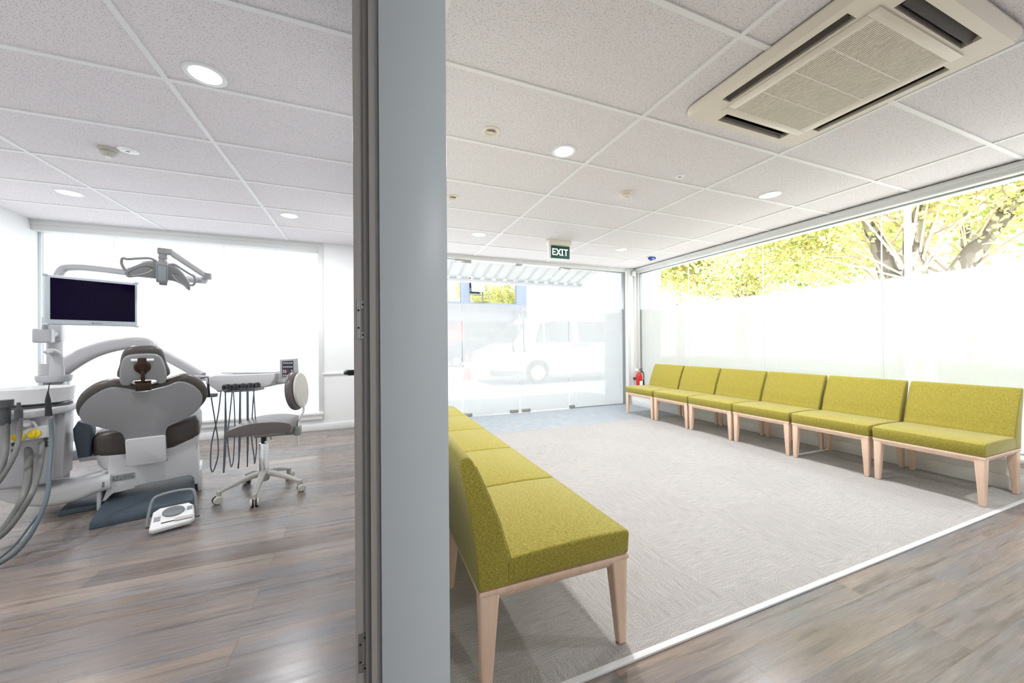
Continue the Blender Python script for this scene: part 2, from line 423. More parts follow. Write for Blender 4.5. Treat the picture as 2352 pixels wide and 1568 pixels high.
pe = new(); box(pe, XL+.001, -.5755, YF-.006, YF+.115, 2.300, 2.352, .003); obj('pelmet', pe, M_ctrim, w1, world=True)

# glass doors and side lights
GY = YF+.05
def pane(px0, px1, name, parent):
    g = obj('glass', box(new(), px0, px1, GY, GY+.010, .012, 2.345), M_glass, parent, world=True)
    f = obj('frosted_film', box(new(), px0, px1, GY+.0105, GY+.0112, .012, 1.697), M_film, parent, world=True)
dd = []
for n, (a, c) in enumerate(((1.334, 2.256), (2.264, 3.156))):
    d = thing(f'door_{n+1}', ('left' if n == 0 else 'right')+' leaf of the frameless glass double door with frosted lower part', 'door', ((a+c)/2, GY, 0)); d['kind'] = 'structure'
    pane(a, c, 'leaf', d); dd.append(d)
    hx = c-.09 if n == 0 else a+.09
    h = new(); tube(h, [(hx, GY+.02, .98), (hx, GY+.06, 1.02), (hx, GY+.06, 1.55), (hx, GY+.02, 1.59)], .013, 10, 3)
    obj('pull_handle', h, M_chrome, d, world=True)
    pt = new(); box(pt, (c-.17) if n == 0 else (a+.03), (c-.03) if n == 0 else (a+.17), GY-.012, GY+.022, .006, .055, .003); obj('bottom_patch', pt, M_steel, d, world=True)
    hz = new(); px = a if n == 0 else c
    box(hz, px-.10 if n == 0 else px-.17, px+.14 if n == 0 else px+.03, GY-.014, GY+.024, 2.305, 2.36, .003); obj('top_patch', hz, M_steel, d, world=True)
    bz = new(); box(bz, px-.02 if n == 0 else px-.0, px+.14 if n == 0 else px+.10, GY-.012, GY+.022, .006, .055, .003); obj('pivot_patch', bz, M_steel, d, world=True)
w3 = thing('window_3', 'fixed glass side panel between the doors and the corner', 'window', (3.7, GY, 0)); w3['kind'] = 'structure'
pane(3.164, 4.27, 'side', w3)
fr = new(); box(fr, 4.262, 4.29, GY-.03, GY+.03, 0, 2.35); box(fr, 3.164, 4.27, GY-.02, GY+.03, 0, .012); box(fr, 3.05, 4.27, GY-.03, GY+.03, 2.338, 2.352)
obj('frame', fr, M_alu, w3, world=True)
w4 = thing('window_4', 'fixed glass panel behind the near chair row beside the partition', 'window', (.8, GY, 0)); w4['kind'] = 'structure'
pane(.20, 1.326, 'side', w4)
fr = new(); box(fr, .2, 1.30, GY-.03, GY+.03, 2.338, 2.352); box(fr, .20, 1.326, GY-.02, GY+.03, 0, .012); obj('frame', fr, M_alu, w4, world=True)
lk = new(); box(lk, 2.20, 2.31, GY-.02, GY+.03, 2.315, 2.358, .003); tag(obj('door_lock', lk, M_steel), 'small metal lock box above the meeting glass doors', 'lock')
struct('trim_4', box(new(), .2, 4.29, YF-.025, YF, 2.365, ZC, .003), M_ctrim, label='white header trim over the glass doors', cat='trim')
ct = new(); box(ct, 4.30, 4.345, YF-.06, YF-.045, 0, 2.40, .003); box(ct, 4.43, 4.455, YF-.075, YF-.045, 0, 2.40, .004); box(ct, 4.50, 4.535, YF-.085, YF-.045, 0, 2.40, .004)
struct('trim_5', ct, M_ctrim, label='white vertical mouldings on the corner pier', cat='trim')

# long right hand window
w2 = thing('window_2', 'long window above the green chairs with frosted lower band', 'window', (4.55, 2.7, .225)); w2['kind'] = 'structure'
ys = [.2, 1.93, 3.05, 4.17, 5.22]
gp, fp, jt = new(), new(), new()
for a, c in zip(ys, ys[1:]):
    box(gp, 4.55, 4.56, a+.002, c-.002, .225, 2.33); box(fp, 4.5605, 4.5612, a+.002, c-.002, .225, 1.682)
for a in ys[1:4]: box(jt, 4.548, 4.562, a-.0025, a+.0025, .225, 2.33)
obj('glass', gp, M_glass, w2, world=True); obj('frosted_film', fp, M_film, w2, world=True); obj('pane_joint', jt, mat('silicone', (.85, .87, .87), .4), w2, world=True)
fr = new(); box(fr, 4.53, 4.575, 5.205, 5.235, .22, 2.34); box(fr, 4.545, 4.565, .2, 5.22, 2.318, 2.335); box(fr, 4.53, 4.58, .2, 5.22, .222, .24); obj('frame', fr, M_alu, w2, world=True)
sl = new(); box(sl, 4.35, 4.55, .0, 5.2, .212, .238, .004); obj('sill', sl, M_trim, w2, world=True)
hd = new(); box(hd, 4.43, 4.475, YB+.01, 5.24, 2.365, 2.400, .003); box(hd, 4.452, 4.49, YB+.01, 5.24, 2.350, 2.38, .006); box(hd, 4.47, 4.70, YB+.01, 5.24, 2.33, 2.42, .003); obj('head_trim', hd, M_ctrim, w2, world=True)

# ------------------------------------------------------------------ lime chairs, local X = forward, Y = width, origin back bottom centre
def side_prism(pts, y0, y1, bev):
    return prism(new(), pts, y1-y0, frame((0, (y0+y1)/2, 0), (1, 0, 0), (0, 0, 1), (0, -1, 0)), bev, 3)
WCH = .572
def make_chair(label, loc, rz):
    t = thing('waiting_chair', label, 'chair', loc, rz)
    h = WCH/2
    seat = [(.085, .332), (.56, .332), (.566, .340), (.572, .400), (.568, .413), (.555, .420), (.40, .425), (.25, .424), (.085, .416)]
    s = obj('seat', side_prism(seat, -h, h, .010), M_fab, t)
    back = [(0, .332), (.103, .332), (.105, .42), (.093, .455), (.072, .53), (.045, .60), (.018, .665), (-.008, .722), (-.020, .744), (-.034, .753), (-.048, .750), (-.055, .738), (-.055, .715), (-.045, .66), (-.028, .58), (-.012, .48), (-.003, .40)]
    arc = spl([(a, 0, c) for a, c in back[1:]], 3); back = [back[0]] + [(p.x, p.z) for p in arc]
    b = obj('backrest', side_prism(back, -h, h, .007), M_fab, t)
    for sy in (-1, 1):
        pg = new()
        tube(pg, [(.104, sy*(h-.004), .345), (.106, sy*(h-.004), .42), (.0945, sy*(h-.004), .455), (.0735, sy*(h-.004), .53), (.0465, sy*(h-.004), .60), (.0195, sy*(h-.004), .665), (-.0065, sy*(h-.004), .722)], .0012, 6, 3)
        obj('piping', pg, M_fab, b)
    f = new()
    def ring(x0, x1, hh, z): return [Vector(p) for p in ((x0, -hh, z), (x1, -hh, z), (x1, hh, z), (x0, hh, z))]
    rs = [ring(.004, .562, h-.002, .331), ring(.001, .565, h-.001, .326), ring(.001, .565, h-.001, .316), ring(.020, .545, h-.022, .288), ring(.045, .520, h-.045, .288), ring(.045, .520, h-.045, .331)]
    vs = [[f.verts.new(p) for p in r] for r in rs]
    for a, c in zip(vs, vs[1:]+vs[:1]):
        for j in range(4): f.faces.new((a[j], a[(j+1) % 4], c[(j+1) % 4], c[j]))
    bmesh.ops.recalc_face_normals(f, faces=f.faces[:]); obj('frame', f, M_wood, t)
    for fx in (0, 1):
        for sy in (-1, 1):
            xo = .563 if fx else .003; sg = -1 if fx else 1     # outer face x, inward sign
            yo = sy*(h-.003); iy = -sy
            tw, bw, td, bd = .066, .038, .050, .032
            tp = [(xo, yo), (xo+sg*tw, yo), (xo+sg*tw, yo+iy*td), (xo, yo+iy*td)]
            bo = [(xo+sg*.004, yo+iy*.003), (xo+sg*bw, yo+iy*.003), (xo+sg*bw, yo+iy*bd), (xo+sg*.004, yo+iy*bd)]
            if sg*iy < 0: tp.reverse(); bo.reverse()
            lg = hexa(new(), [(a, c, .0065) for a, c in bo], [(a, c, .3165) for a, c in tp], .007, 3)
            obj('leg', lg, M_wood, t)
    return t
rowR = ['lime green chair nearest the glass doors and fire extinguisher in the window row', 'second lime green chair from the glass doors in the window row', 'third lime green chair from the glass doors in the window row',
        'fourth lime green chair from the glass doors in the window row', 'second nearest lime green chair in the row under the long window', 'nearest lime green chair in the row under the long window, cut off at the right']
rowL = ['large foreground lime green chair with its side and back in view beside the partition', 'lime green seat directly behind the foreground chair along the partition', 'third lime green seat from the front along the partition',
        'fourth lime green seat from the front along the partition, partly behind it', 'farthest lime green seat of the partition row, towards the glass doors']
first = None
for i in range(6):
    y = 4.645-.5965*(i+.5); loc = (4.295, y, 0)
    if first is None: first = make_chair(rowR[0], loc, math.pi); first['group'] = 'lime green chairs under the long window'
    else: dup(first, loc, math.pi, rowR[i])
for i in range(5):
    y = 1.083+.579*(i+.5); dup(first, (.318, y, 0), 0, rowL[i], 'lime green chairs along the partition')

# ------------------------------------------------------------------ ceiling items
def downlight(x, y, label):
    t = thing('downlight', label, 'ceiling light', (x, y, ZC+.006), 0, 'round white downlights')
    rim = new(); lathe(rim, [(.064, 0), (.064, -.004), (.080, -.006), (.085, -.004), (.087, 0), (.087, .004), (.064, .004)], None, 40)
    obj('rim', rim, M_white, t)
    obj('lens', lathe(new(), [(0, -.001), (.0638, -.001), (.0638, .002), (0, .002)], None, 32), M_lamp, t)
    return t
dl = [(-.717, 2.185, 'downlight in the surgery ceiling nearest the camera, large and bright'), (-2.344, 4.28, 'downlight at the far left above the dental monitor'), (-.716, 4.27, 'downlight near the frosted window at the right of the surgery'),
      (1.263, 2.185, 'bright downlight in the waiting room between the spotlight and the sprinkler'), (3.365, 2.183, 'downlight nearest the long window of the waiting room'),
      (1.262, 4.22, 'downlight near the glass doors beside the partition'), (3.357, 4.223, 'downlight between the exit sign and the blue ceiling sensor')]
extra = [(-2.344, 2.185, 'unseen downlight above the left wall side of the surgery'), (3.37, .15, 'unseen downlight behind the camera near the long window'), (1.26, -1.8, 'unseen downlight behind the camera in the hall')]
f0 = None
for x, y, lb in dl+extra:
    if f0 is None: f0 = downlight(x, y, lb); o = f0
    else: o = dup(f0, (x, y, ZC+.006), None, lb)
    la = D.lights.new('downlight_lamp', 'AREA'); la.shape = 'DISK'; la.size = .12; la.energy = LAMP_W if x > 0 else LAMP_W*.6; la.color = (1, .985, .99)
    lo = D.objects.new('downlight_lamp', la); COL.objects.link(lo); lo.parent = o; lo.location = (0, 0, -.0045)
# gimbal spots
def spot(x, y, label):
    t = thing('spotlight', label, 'spotlight', (x, y, ZC+.006), 0, 'small unlit spotlights')
    obj('rim', lathe(new(), [(.036, -.002), (.037, -.006), (.050, -.008), (.056, -.004), (.056, .003), (.036, .003)], None, 32), M_cream, t)
    m = T(0, 0, .0) @ Matrix.Rotation(R(28), 4, 'X')
    c = obj('lamp_cup', lathe(new(), [(.028, -.004), (.027, -.010), (.020, -.010), (.018, .0), (.028, .001)], m, 28), M_cream, t)
    obj('lens', lathe(new(), [(0, -.007), (.0195, -.008), (.0195, -.003), (0, -.003)], m, 24), M_chrome, c)
    obj('recess', lathe(new(), [(0, -.0005), (.0365, -.0005), (.0365, .001), (0, .001)], None, 28), M_black, t)
    return t
s0 = spot(.723, 2.14, 'small unlit tilted spotlight nearest the camera beside the partition')
dup(s0, (.726, 3.23, ZC+.006), None, 'small unlit spotlight farther along the partition, near its top edge')
def sprinkler(x, y, m, label):
    t = thing('smoke_detector', label, 'detector', (x, y, ZC+.006))
    obj('base', lathe(new(), [(0, .001), (.052, .001), (.052, -.010), (.045, -.016), (0, -.016)], None, 32), m, t)
    obj('head', lathe(new(), [(0, -.014), (.036, -.014), (.040, -.030), (.030, -.046), (.018, -.050), (0, -.050)], None, 32), m, t)
    obj('tip', lathe(new(), [(0, -.048), (.014, -.048), (.012, -.060), (0, -.062)], None, 20), M_white, t)
    return t
sprinkler(2.117, 2.60, M_cream, 'domed cream detector on the waiting room ceiling')
sprinkler(-1.585, 3.24, mat('aged_plastic', (.55, .54, .47), .5), 'domed grey detector on the surgery ceiling')
def disc(x, y, r, label):
    t = thing('ceiling_sensor', label, 'sensor', (x, y, ZC+.006))
    obj('plate', lathe(new(), [(0, .001), (r, .001), (r, -.003), (r*.8, -.006), (r*.55, -.006), (r*.5, -.009), (0, -.009)], None, 32), M_white, t)
    obj('eye', box(new(), -.010, .010, -.005, .005, -.011, -.0085, .001), M_dkgrey, t)
disc(2.307, 2.189, .040, 'flat white disc sensor on the waiting room ceiling')
disc(-1.475, 3.215, .055, 'flat white disc sensor beside the grey detector in the surgery')
bl = thing('blue_ceiling_bracket', 'small bright blue plastic unit on the ceiling near the corner', 'sensor', (4.10, 4.44, ZC))
obj('body', prism(new(), [(-.055, 0), (.055, 0), (.045, -.03), (-.01, -.045), (-.06, -.02)], .06, frame((0, 0, 0), (1, 0, 0), (0, 0, 1), (0, -1, 0)), .006), M_blue, bl)
obj('face', box(new(), -.03, .015, -.036, -.03, -.032, -.018, .002), M_white, bl)
pr = thing('motion_sensor', 'small white motion sensor at the top of the corner pier', 'sensor', (4.40, YF-.09, 2.31))
obj('body', prism(new(), rrect(.055, .09, .02), .05, frame((0, 0, 0), (1, 0, 0), (0, 0, 1), (0, -1, 0)), .008), M_white, pr)
obj('window', box(new(), -.015, .015, -.031, -.024, -.025, .0, .002), M_trim, pr)

# exit sign
ex = thing('exit_sign', 'green and white EXIT sign hanging from the ceiling before the glass doors', 'exit sign', (2.29, 4.12, ZC))
obj('housing', box(new(), -.16, .165, -.045, .045, -.062, .0, .006), M_cream, ex)
obj('panel', box(new(), -.150, .155, -.012, .012, -.235, -.062, .003), M_white, ex)
obj('face', box(new(), -.118, .152, -.0145, -.0121, -.228, -.068, .001), M_green, ex)
lt = new(); y0, y1 = -.0165, -.0147
def bar(a, c, wd=.0135):
    a, c = Vector((a[0], 0, a[1])), Vector((c[0], 0, c[1])); dd_ = (c-a).normalized(); n_ = Vector((-dd_.z, 0, dd_.x))*wd/2
    q = [a+n_, a-n_, c-n_, c+n_]; hexa(lt, [(p.x, y0, p.z) for p in q], [(p.x, y1, p.z) for p in q])
zt, zb = -.106, -.190
x = -.092
bar((x, zb), (x, zt), .015)
for z in (zb+.0065, (zb+zt)/2, zt-.0065): bar((x, z), (x+.045 if z != (zb+zt)/2 else x+.038, z), .013)
bar((-.038, zb), (.018, zt), .016); bar((-.038, zt), (.018, zb), .016)
x = .043; bar((x, zb), (x, zt), .015); bar((x-.018, zt-.005), (x+.018, zt-.005), .010); bar((x-.018, zb+.005), (x+.018, zb+.005), .010)
x = .097; bar((x, zb), (x, zt), .016); bar((x-.030, zt-.0065), (x+.030, zt-.0065), .013)
obj('lettering', lt, M_letter, ex, angle=10)

# cassette air conditioner
ac = thing('air_conditioner', 'large cream cassette air conditioner set in the ceiling', 'air conditioner', (2.15, 1.10, ZC))
HW = .478
pn = bmesh.new()
# panel ring grid with four slot openings
xs = [-HW, -.375, -.325, -.30, .30, .325, .375, HW]
def slotbox(b, x0, x1, y0, y1, z0=-.034, z1=0): box(b, x0, x1, y0, y1, z0, z1)
pl = new()
S, i0, i1, L_ = .03, .348, .408, .27          # slot between i0..i1 from centre, length 2L_
def q4(x0, x1, y0, y1, z): return [(x0, y0, z), (x1, y0, z), (x1, y1, z), (x0, y1, z)]
outer = rrect(2*HW, 2*HW, .09, 6)
# body: outer frustum skirt + bottom made from boxes so the slots stay open
zb_ = -.034
gx_ = [-HW+.03, -i1, -i0, -L_, L_, i0, i1, HW-.03]
for ix in range(7):
    for iy in range(7):
        if (ix in (1, 5) and iy == 3) or (iy in (1, 5) and ix == 3): continue
        box(pl, gx_[ix], gx_[ix+1], gx_[iy], gx_[iy+1], zb_, -.008)
# sloping outer skirt
ins = rrect(2*HW-.06, 2*HW-.06, .03, 6)
def rg(p, z): return [pl.verts.new((a, c, z)) for a, c in p]
r1, r2, r3 = rg(outer, -.001), rg(outer, -.010), rg(ins, zb_)
for a, c in ((r1, r2), (r2, r3)):
    for j in range(len(a)): pl.faces.new((a[j], a[(j+1) % len(a)], c[(j+1) % len(a)], c[j]))
obj('panel', pl, M_cream, ac, angle=25)
rc = new()
box(rc, -HW+.04, HW-.04, -HW+.04, HW-.04, -.006, .05); obj('duct_cavity', rc, M_black, ac)
vd = new()
for k in range(4):
    m = Matrix.Rotation(R(90*k), 4, 'Z')
    t_ = new(); box(t_, i0+.004, i1-.004, -L_+.01, L_-.01, -.0035, .0015)
    merge(vd, t_, m @ T(0, 0, 0))
for k in range(4):
    v_ = new(); m = Matrix.Rotation(R(90*k), 4, 'Z') @ T((i0+i1)/2+.010, 0, -.020) @ Matrix.Rotation(R(-38), 4, 'Y')
    box(v_, -.024, .022, -L_+.008, L_-.008, -.0025, .0025, .001, 1, m); obj('vane', v_, D.materials.get('vane_dark') or mat('vane_dark', (.05, .038, .034), .5), ac)
vd.free()
# intake grille
fr = new(); FW, FH = .332, .336
gl = new()
for s in range(2):
    box(gl, -FW, FW, (-FH if s == 0 else .295), (-.295 if s == 0 else FH), -.040, -.0335, .002)
    box(gl, (-FW if s == 0 else .275), (-.275 if s == 0 else FW), -.2952, .2952, -.040, -.0335, .002)
g_ = obj('intake_frame', gl, M_cream, ac)
rb = new()
n_s = 44
for k in range(n_s):
    x = -.275+.55*(k+.5)/n_s; box(rb, x-.0036, x+.0036, -.296, .296, -.0400, -.0360)
sr = obj('slats', rb, M_cream, g_)
cr = new()
for k in range(1, 4): y = -.295+.59*k/4; box(cr, -.275, .275, y-.003, y+.003, -.0398, -.034)
obj('cross_rib', cr, M_cream, g_)
obj('filter', box(new(), -.276, .276, -.296, .296, -.0345, -.0342), mat('filter_brown', (.22, .18, .12), .7), g_)
lg = new(); 
for k, (dx) in enumerate((-.03, -.022, -.013, -.005, .004, .013, .021, .03)): box(lg, -.355, -.349, .03+dx, .03+dx+.0045, -.0348, -.0342)
obj('maker_mark', lg, M_dkgrey, ac)

# fire extinguisher on the pier
fx = thing('fire_extinguisher', 'red fire extinguisher on the corner pier behind the last green chair', 'fire extinguisher', (4.42, 5.12, .24))
obj('cylinder', lathe(new(), [(0, 0), (.045, 0), (.052, .01), (.052, .27), (.045, .30), (.022, .325), (.018, .34), (0, .34)], None, 28), M_red, fx)
lb = new(); box(lb, -.034, .030, -.0545, -.048, .07, .19, .002); obj('white_panel', lb, M_white, fx)
lb = new(); box(lb, -.028, .010, -.0552, -.0546, .08, .115); obj('green_panel', lb, mat('pale_green', (.25, .5, .42)), fx)
vv = new(); lathe(vv, [(0, .34), (.016, .34), (.016, .37), (0, .37)], None, 16); obj('valve', vv, M_yellow, fx)
hh = new(); tube(hh, [(-.02, 0, .37), (.02, 0, .375), (.075, -.02, .34)], .006, 8, 3); tube(hh, [(-.02, 0, .378), (.03, 0, .392), (.07, -.01, .395)], .006, 8, 3); obj('handle', hh, M_black, fx)
hh = new(); tube(hh, [(.02, -.01, .36), (.055, -.04, .33), (.062, -.045, .25), (.055, -.045, .2)], .008, 8, 4); tube(hh, [(.055, -.045, .21), (.05, -.05, .03)], (.012, .022), 12, 0); obj('hose_and_horn', hh, M_black, fx)
hh = new(); tube(hh, [(-.075, 0, .385), (-.02, 0, .375)], .02, 12, 0); obj('tag', hh, M_white, fx)
bk = new(); box(bk, -.02, .02, .045, .135, .2, .24); obj('wall_bracket', bk, M_dkgrey, fx)

# ------------------------------------------------------------------ dental gear, local frame: x = u (right), y = forward (to the window)
TH = R(17); OC = Vector((-1.43, 3.40, 0))
def inv(p):   # world -> chair local
    p = Vector(p)-OC; return Vector((p.x*math.cos(TH)+p.y*math.sin(TH), -p.x*math.sin(TH)+p.y*math.cos(TH), p.z))
def WL(px, py, d): return inv(W(px, py, d))
def lthing(name, label, cat): return thing(name, label, cat, OC, TH)

dc = lthing('dental_chair', 'grey and white dental treatment chair seen from behind', 'dental chair')
# floor plates
fp = new(); hexa(fp, [(-.24, -.37, .0), (.235, -.37, .0), (.235, .30, 0), (-.24, .30, 0)], [(-.235, -.36, .055), (.23, -.36, .055), (.23, .30, .055), (-.235, .30, .055)], .008)
obj('base_plate', fp, M_slate, dc)
fp = new(); hexa(fp, [(-.45, .02, 0), (-.2401, .02, 0), (-.2401, .42, 0), (-.45, .42, 0)], [(-.44, .03, .04), (-.2401, .03, .04), (-.2401, .40, .04), (-.43, .40, .04)], .008)
obj('side_plate', fp, M_slate, dc)
# pedestal with feet arch
pd = new()
pts = [(-.243, .01), (-.235, .01), (-.215, .085), (-.195, .098), (-.11, .105), (-.105, .118), (.165, .150), (.21, .15), (.222, .13), (.225, .01), (.252, .01), (.248, .20), (.235, .33), (-.215, .30), (-.215, .14)]
pts = [(-.243, .057), (-.225, .057), (-.205, .085), (-.19, .098), (-.09, .105), (-.08, .122), (.165, .128), (.205, .128), (.222, .11), (.228, .057), (.258, .057), (.252, .16), (.235, .36), (-.215, .36), (-.218, .14)]
prism(pd, pts, .38, frame((0, .17, 0), (1, 0, 0), (0, 0, 1), (0, -1, 0)), .01)
ped = obj('pedestal', pd, M_base, dc)
for sx in (-1, 1):
    ft = new(); box(ft, *sorted((sx*.247, sx*.268)), -.02, .30, .0, .16, .006); obj('foot', ft, M_base, dc)
rp = new(); box(rp, -.196, -.086, -.0225, -.0205, .178, .222, .0005); pl_ = obj('rating_plate', rp, mat('plate_grey', (.42, .43, .44), .5), ped)
rx = new(); random.seed(3)
for r_ in range(4):
    x = -.192
    while x < -.094:
        wd = random.uniform(.003, .012); box(rx, x, x+wd, -.0232, -.0226, .184+r_*.0092, .187+r_*.0092+random.uniform(0, .002)); x += wd+random.uniform(.002, .006)
obj('plate_print', rx, M_dkgrey, pl_)
# seat shell & cushion
sh = new()
prism(sh, [(-.265, .385), (-.275, .36), (-.262, .30), (-.235, .262), (-.20, .25), (.14, .262), (.20, .275), (.243, .31), (.25, .36), (.25, .42), (-.2, .42)], .50, frame((0, .235, 0), (1, 0, 0), (0, 0, 1), (0, -1, 0)), .02)
obj('seat_shell', sh, M_base, dc)
cu = new()
prism(cu, [(-.285, .42), (-.283, .37), (-.25, .345), (-.10, .325), (.10, .33), (.24, .39), (.262, .43), (.262, .52), (.24, .575), (.16, .555), (.0, .535), (-.2, .530), (-.265, .52), (-.285, .48)], .62, frame((-.005, .285, 0), (1, 0, 0), (0, 0, 1), (0, -1, 0)), .05, 5)
obj('seat_cushion', cu, M_leather, dc)
lgc = new(); prism(lgc, rrect(.46, .12, .05), .72, frame((0, .93, .47), (1, 0, 0), (0, -.17, .985), (0, -.985, -.17)), .03, 4); obj('leg_cushion', lgc, M_leather, dc)
# backrest plane
LN = R(15)
def BP(v0=-.10, z0=.35, off=0):   # frame on the leaning back plane, +Z out of it towards the room
    up = Vector((0, -math.sin(LN), math.cos(LN))); n = Vector((0, -math.cos(LN), -math.sin(LN)))
    return frame(Vector((0, v0, z0))+n*off, (1, 0, 0), up, n)
def sm2(pts, n=4, closed=True): return [(p.x, p.y) for p in spl([(a, c, 0) for a, c in pts], n, closed)]
shell = [(-.028, .470), (-.10, .492), (-.165, .505), (-.225, .475), (-.280, .42), (-.302, .365), (-.298, .315), (-.27, .278), (-.20, .235), (-.14, .205), (-.118, .165), (-.113, .10), (-.112, -.035), (-.105, -.052), (.07, -.058), (.082, -.045), (.082, .10), (.083, .165), (.10, .205), (.16, .235), (.235, .285), (.272, .345), (.280, .40), (.26, .45), (.215, .50), (.155, .522), (.09, .497)]
bk = new(); prism(bk, sm2(shell, 4), .035, BP(off=.012), .012, 4)
obj('back_shell', bk, M_shell, dc)
cush = [(-.02, .497), (-.09, .527), (-.165, .545), (-.235, .525), (-.295, .470), (-.325, .40), (-.325, .335), (-.305, .30), (-.22, .25), (-.14, .205), (-.10, .16), (-.10, .06), (.07, .06), (.07, .16), (.11, .21), (.22, .26), (.285, .33), (.308, .40), (.295, .465), (.255, .525), (.185, .560), (.10, .535)]
bk = new(); prism(bk, sm2(cush, 4), .075, BP(off=-.045), .030, 5); obj('back_cushion', bk, M_leather, dc)
fl = new(); prism(fl, rrect(.196, .20, .012), .012, BP(off=.033), .004); 
t_ = Matrix.Translation((-.015, 0, 0))
bmesh.ops.transform(fl, matrix=Matrix.Translation(BP().to_3x3() @ Vector((-.0155, .045, 0))), verts=fl.verts)
obj('back_cover', fl, mat('cover_grey', (.70, .71, .73), .3), dc)
# headrest
hs = [(-.115, .535), (-.12, .60), (-.105, .69), (-.085, .722), (-.05, .733), (.03, .735), (.062, .722), (.082, .69), (.098, .60), (.092, .535), (.055, .528), (.040, .555), (-.058, .555), (-.075, .528)]
hd = new(); prism(hd, sm2(hs, 3), .03, BP(off=.035), .010, 3); hsh = obj('headrest_shell', hd, M_shell, dc)
hc = [(-.122, .56), (-.122, .66), (-.105, .74), (-.07, .772), (-.02, .778), (.04, .772), (.078, .74), (.095, .66), (.098, .56)]
hd = new(); prism(hd, sm2(hc, 4), .07, BP(off=-.012), .028, 5); obj('headrest_cushion', hd, M_leather, dc)
B = BP(off=.05)
jn = new(); box(jn, -.032, .006, .605, .712, 0, .010, .003, 2, B); lathe(jn, [(0, 0), (.040, 0), (.040, .008), (.030, .012), (.026, .012), (.026, .008), (.018, .008), (.018, .018), (0, .018)], B @ T(-.013, .650, 0), 28)
box(jn, -.022, -.004, .55, .63, .002, .016, .003, 2, B); box(jn, -.050, .024, .49, .545, -.005, .014, .004, 2, B); tube(jn, [B @ Vector((-.052, .552, .006)), B @ Vector((.026, .552, .006))], .006, 10, 0)
obj('headrest_joint', jn, M_brass, hsh)
hk = new(); tube(hk, [B @ Vector((-.063, .697, .004)), B @ Vector((-.034, .697, .004))], .009, 10, 0); tube(hk, [B @ Vector((.008, .697, .004)), B @ Vector((.042, .697, .004))], .009, 10, 0); obj('headrest_grip', hk, M_white, hsh)
# left armrest (slate) and its bracket
am = new()
prism(am, [(-.350, .37), (-.295, .372), (-.283, .545), (-.292, .585), (-.35, .61), (-.372, .56), (-.368, .50)], .10, frame((0, .03, 0), (1, 0, 0), (0, 0, 1), (0, -1, 0)), .012, 3)
obj('armrest', am, M_slate, dc)
am = new(); box(am, -.348, -.24, -.0, .10, .338, .369, .006); obj('armrest_bracket', am, M_shellw, dc)
# arm carrying the cuspidor
ar_ = new(); sweep(ar_, spl([(-.20, .05, .185), (-.28, .05, .180), (-.37, .06, .155), (-.48, .10, .15), (-.60, .16, .18), (-.66, .18, .21)], 5), rrect(.22, .125, .04, 4), scale=[(1, .8+.25*math.sin(i/25*math.pi)) for i in range(26)])
obj('side_arm', ar_, M_base, dc)
bt = new()
for k in range(3): box(bt, -.232, -.222, -.075, -.0735+.002, .168+k*.012, .175+k*.012)
obj('arm_marks', bt, M_slate, dc)

# cuspidor unit
cz = lthing('cuspidor_unit', 'white spittoon column with suction hoses and yellow knobs at the left edge', 'dental unit')
cb = new()
hexa(cb, [(-.70, -.15, .275), (-.43, -.15, .262), (-.335, .0, .262), (-.335, .28, .262)][:4] and [(-.72, -.15, .27), (-.435, -.15, .262), (-.435, .25, .262), (-.72, .25, .27)], [(-.72, -.16, .70), (-.43, -.16, .70), (-.43, .25, .70), (-.72, .25, .70)], .02, 4)
hexa(cb, [(-.50, -.06, .264), (-.402, -.06, .264), (-.402, .14, .264), (-.50, .14, .264)], [(-.50, -.06, .76), (-.392, -.06, .76), (-.392, .14, .80), (-.50, .14, .80)], .012, 4)
obj('cabinet', cb, M_shellw, cz)
tr = new(); prism(tr, [(-.74, -.24), (-.47, -.24), (-.425, -.18), (-.385, -.10), (-.37, -.05), (-.37, .1), (-.74, .1)], .045, frame((0, 0, .705), (1, 0, 0), (0, 1, 0), (0, 0, 1)), .008)
obj('tray_ledge', tr, M_shellw, cz)
cp = new(); prism(cp, [(-.570, .545), (-.435, .555), (-.435, .625), (-.50, .625), (-.57, .585)], .06, frame((0, -.165, 0), (1, 0, 0), (0, 0, 1), (0, -1, 0)), .006)
cpo = obj('control_panel', cp, M_base, cz)
for k, (px, pz) in enumerate(((-.540, .573), (-.482, .585))):
    kn = new(); m = frame((px, -.196, pz), (1, 0, 0), (0, 0, 1), (0, -1, 0)); lathe(kn, [(0, 0), (.026, 0), (.026, .008), (.023, .012), (0, .012)], m, 28)
    if k == 0: box(kn, -.020, .020, -.004, .004, .01, .020, .002, 2, m)
    else: box(kn, -.006, .006, -.018, .018, .01, .020, .004, 2, m)
    obj('knob', kn, M_yellow, cpo)
lf = new(); lathe(lf, [(0, 0), (.022, 0), (.024, .03), (.02, .05), (0, .052)], frame((-.51, -.165, .638), (1, 0, 0), (0, .35, .94), (0, -.94, .35)), 20); tube(lf, [(-.505, -.20, .65), (-.485, -.215, .66), (-.475, -.20, .625)], .006, 8, 3); obj('filter_cap', lf, mat('clear_cap', (.75, .77, .79), .1), cz)
prt = new()
for x, z in ((-.566, .530), (-.566, .495), (-.447, .540), (-.447, .520), (-.447, .502)): lathe(prt, [(0, 0), (.010, 0), (.010, .006), (.005, .006), (0, .004)], frame((x, -.161, z), (1, 0, 0), (0, 0, 1), (0, -1, 0)), 16)
obj('ports', prt, M_dkgrey, cz)
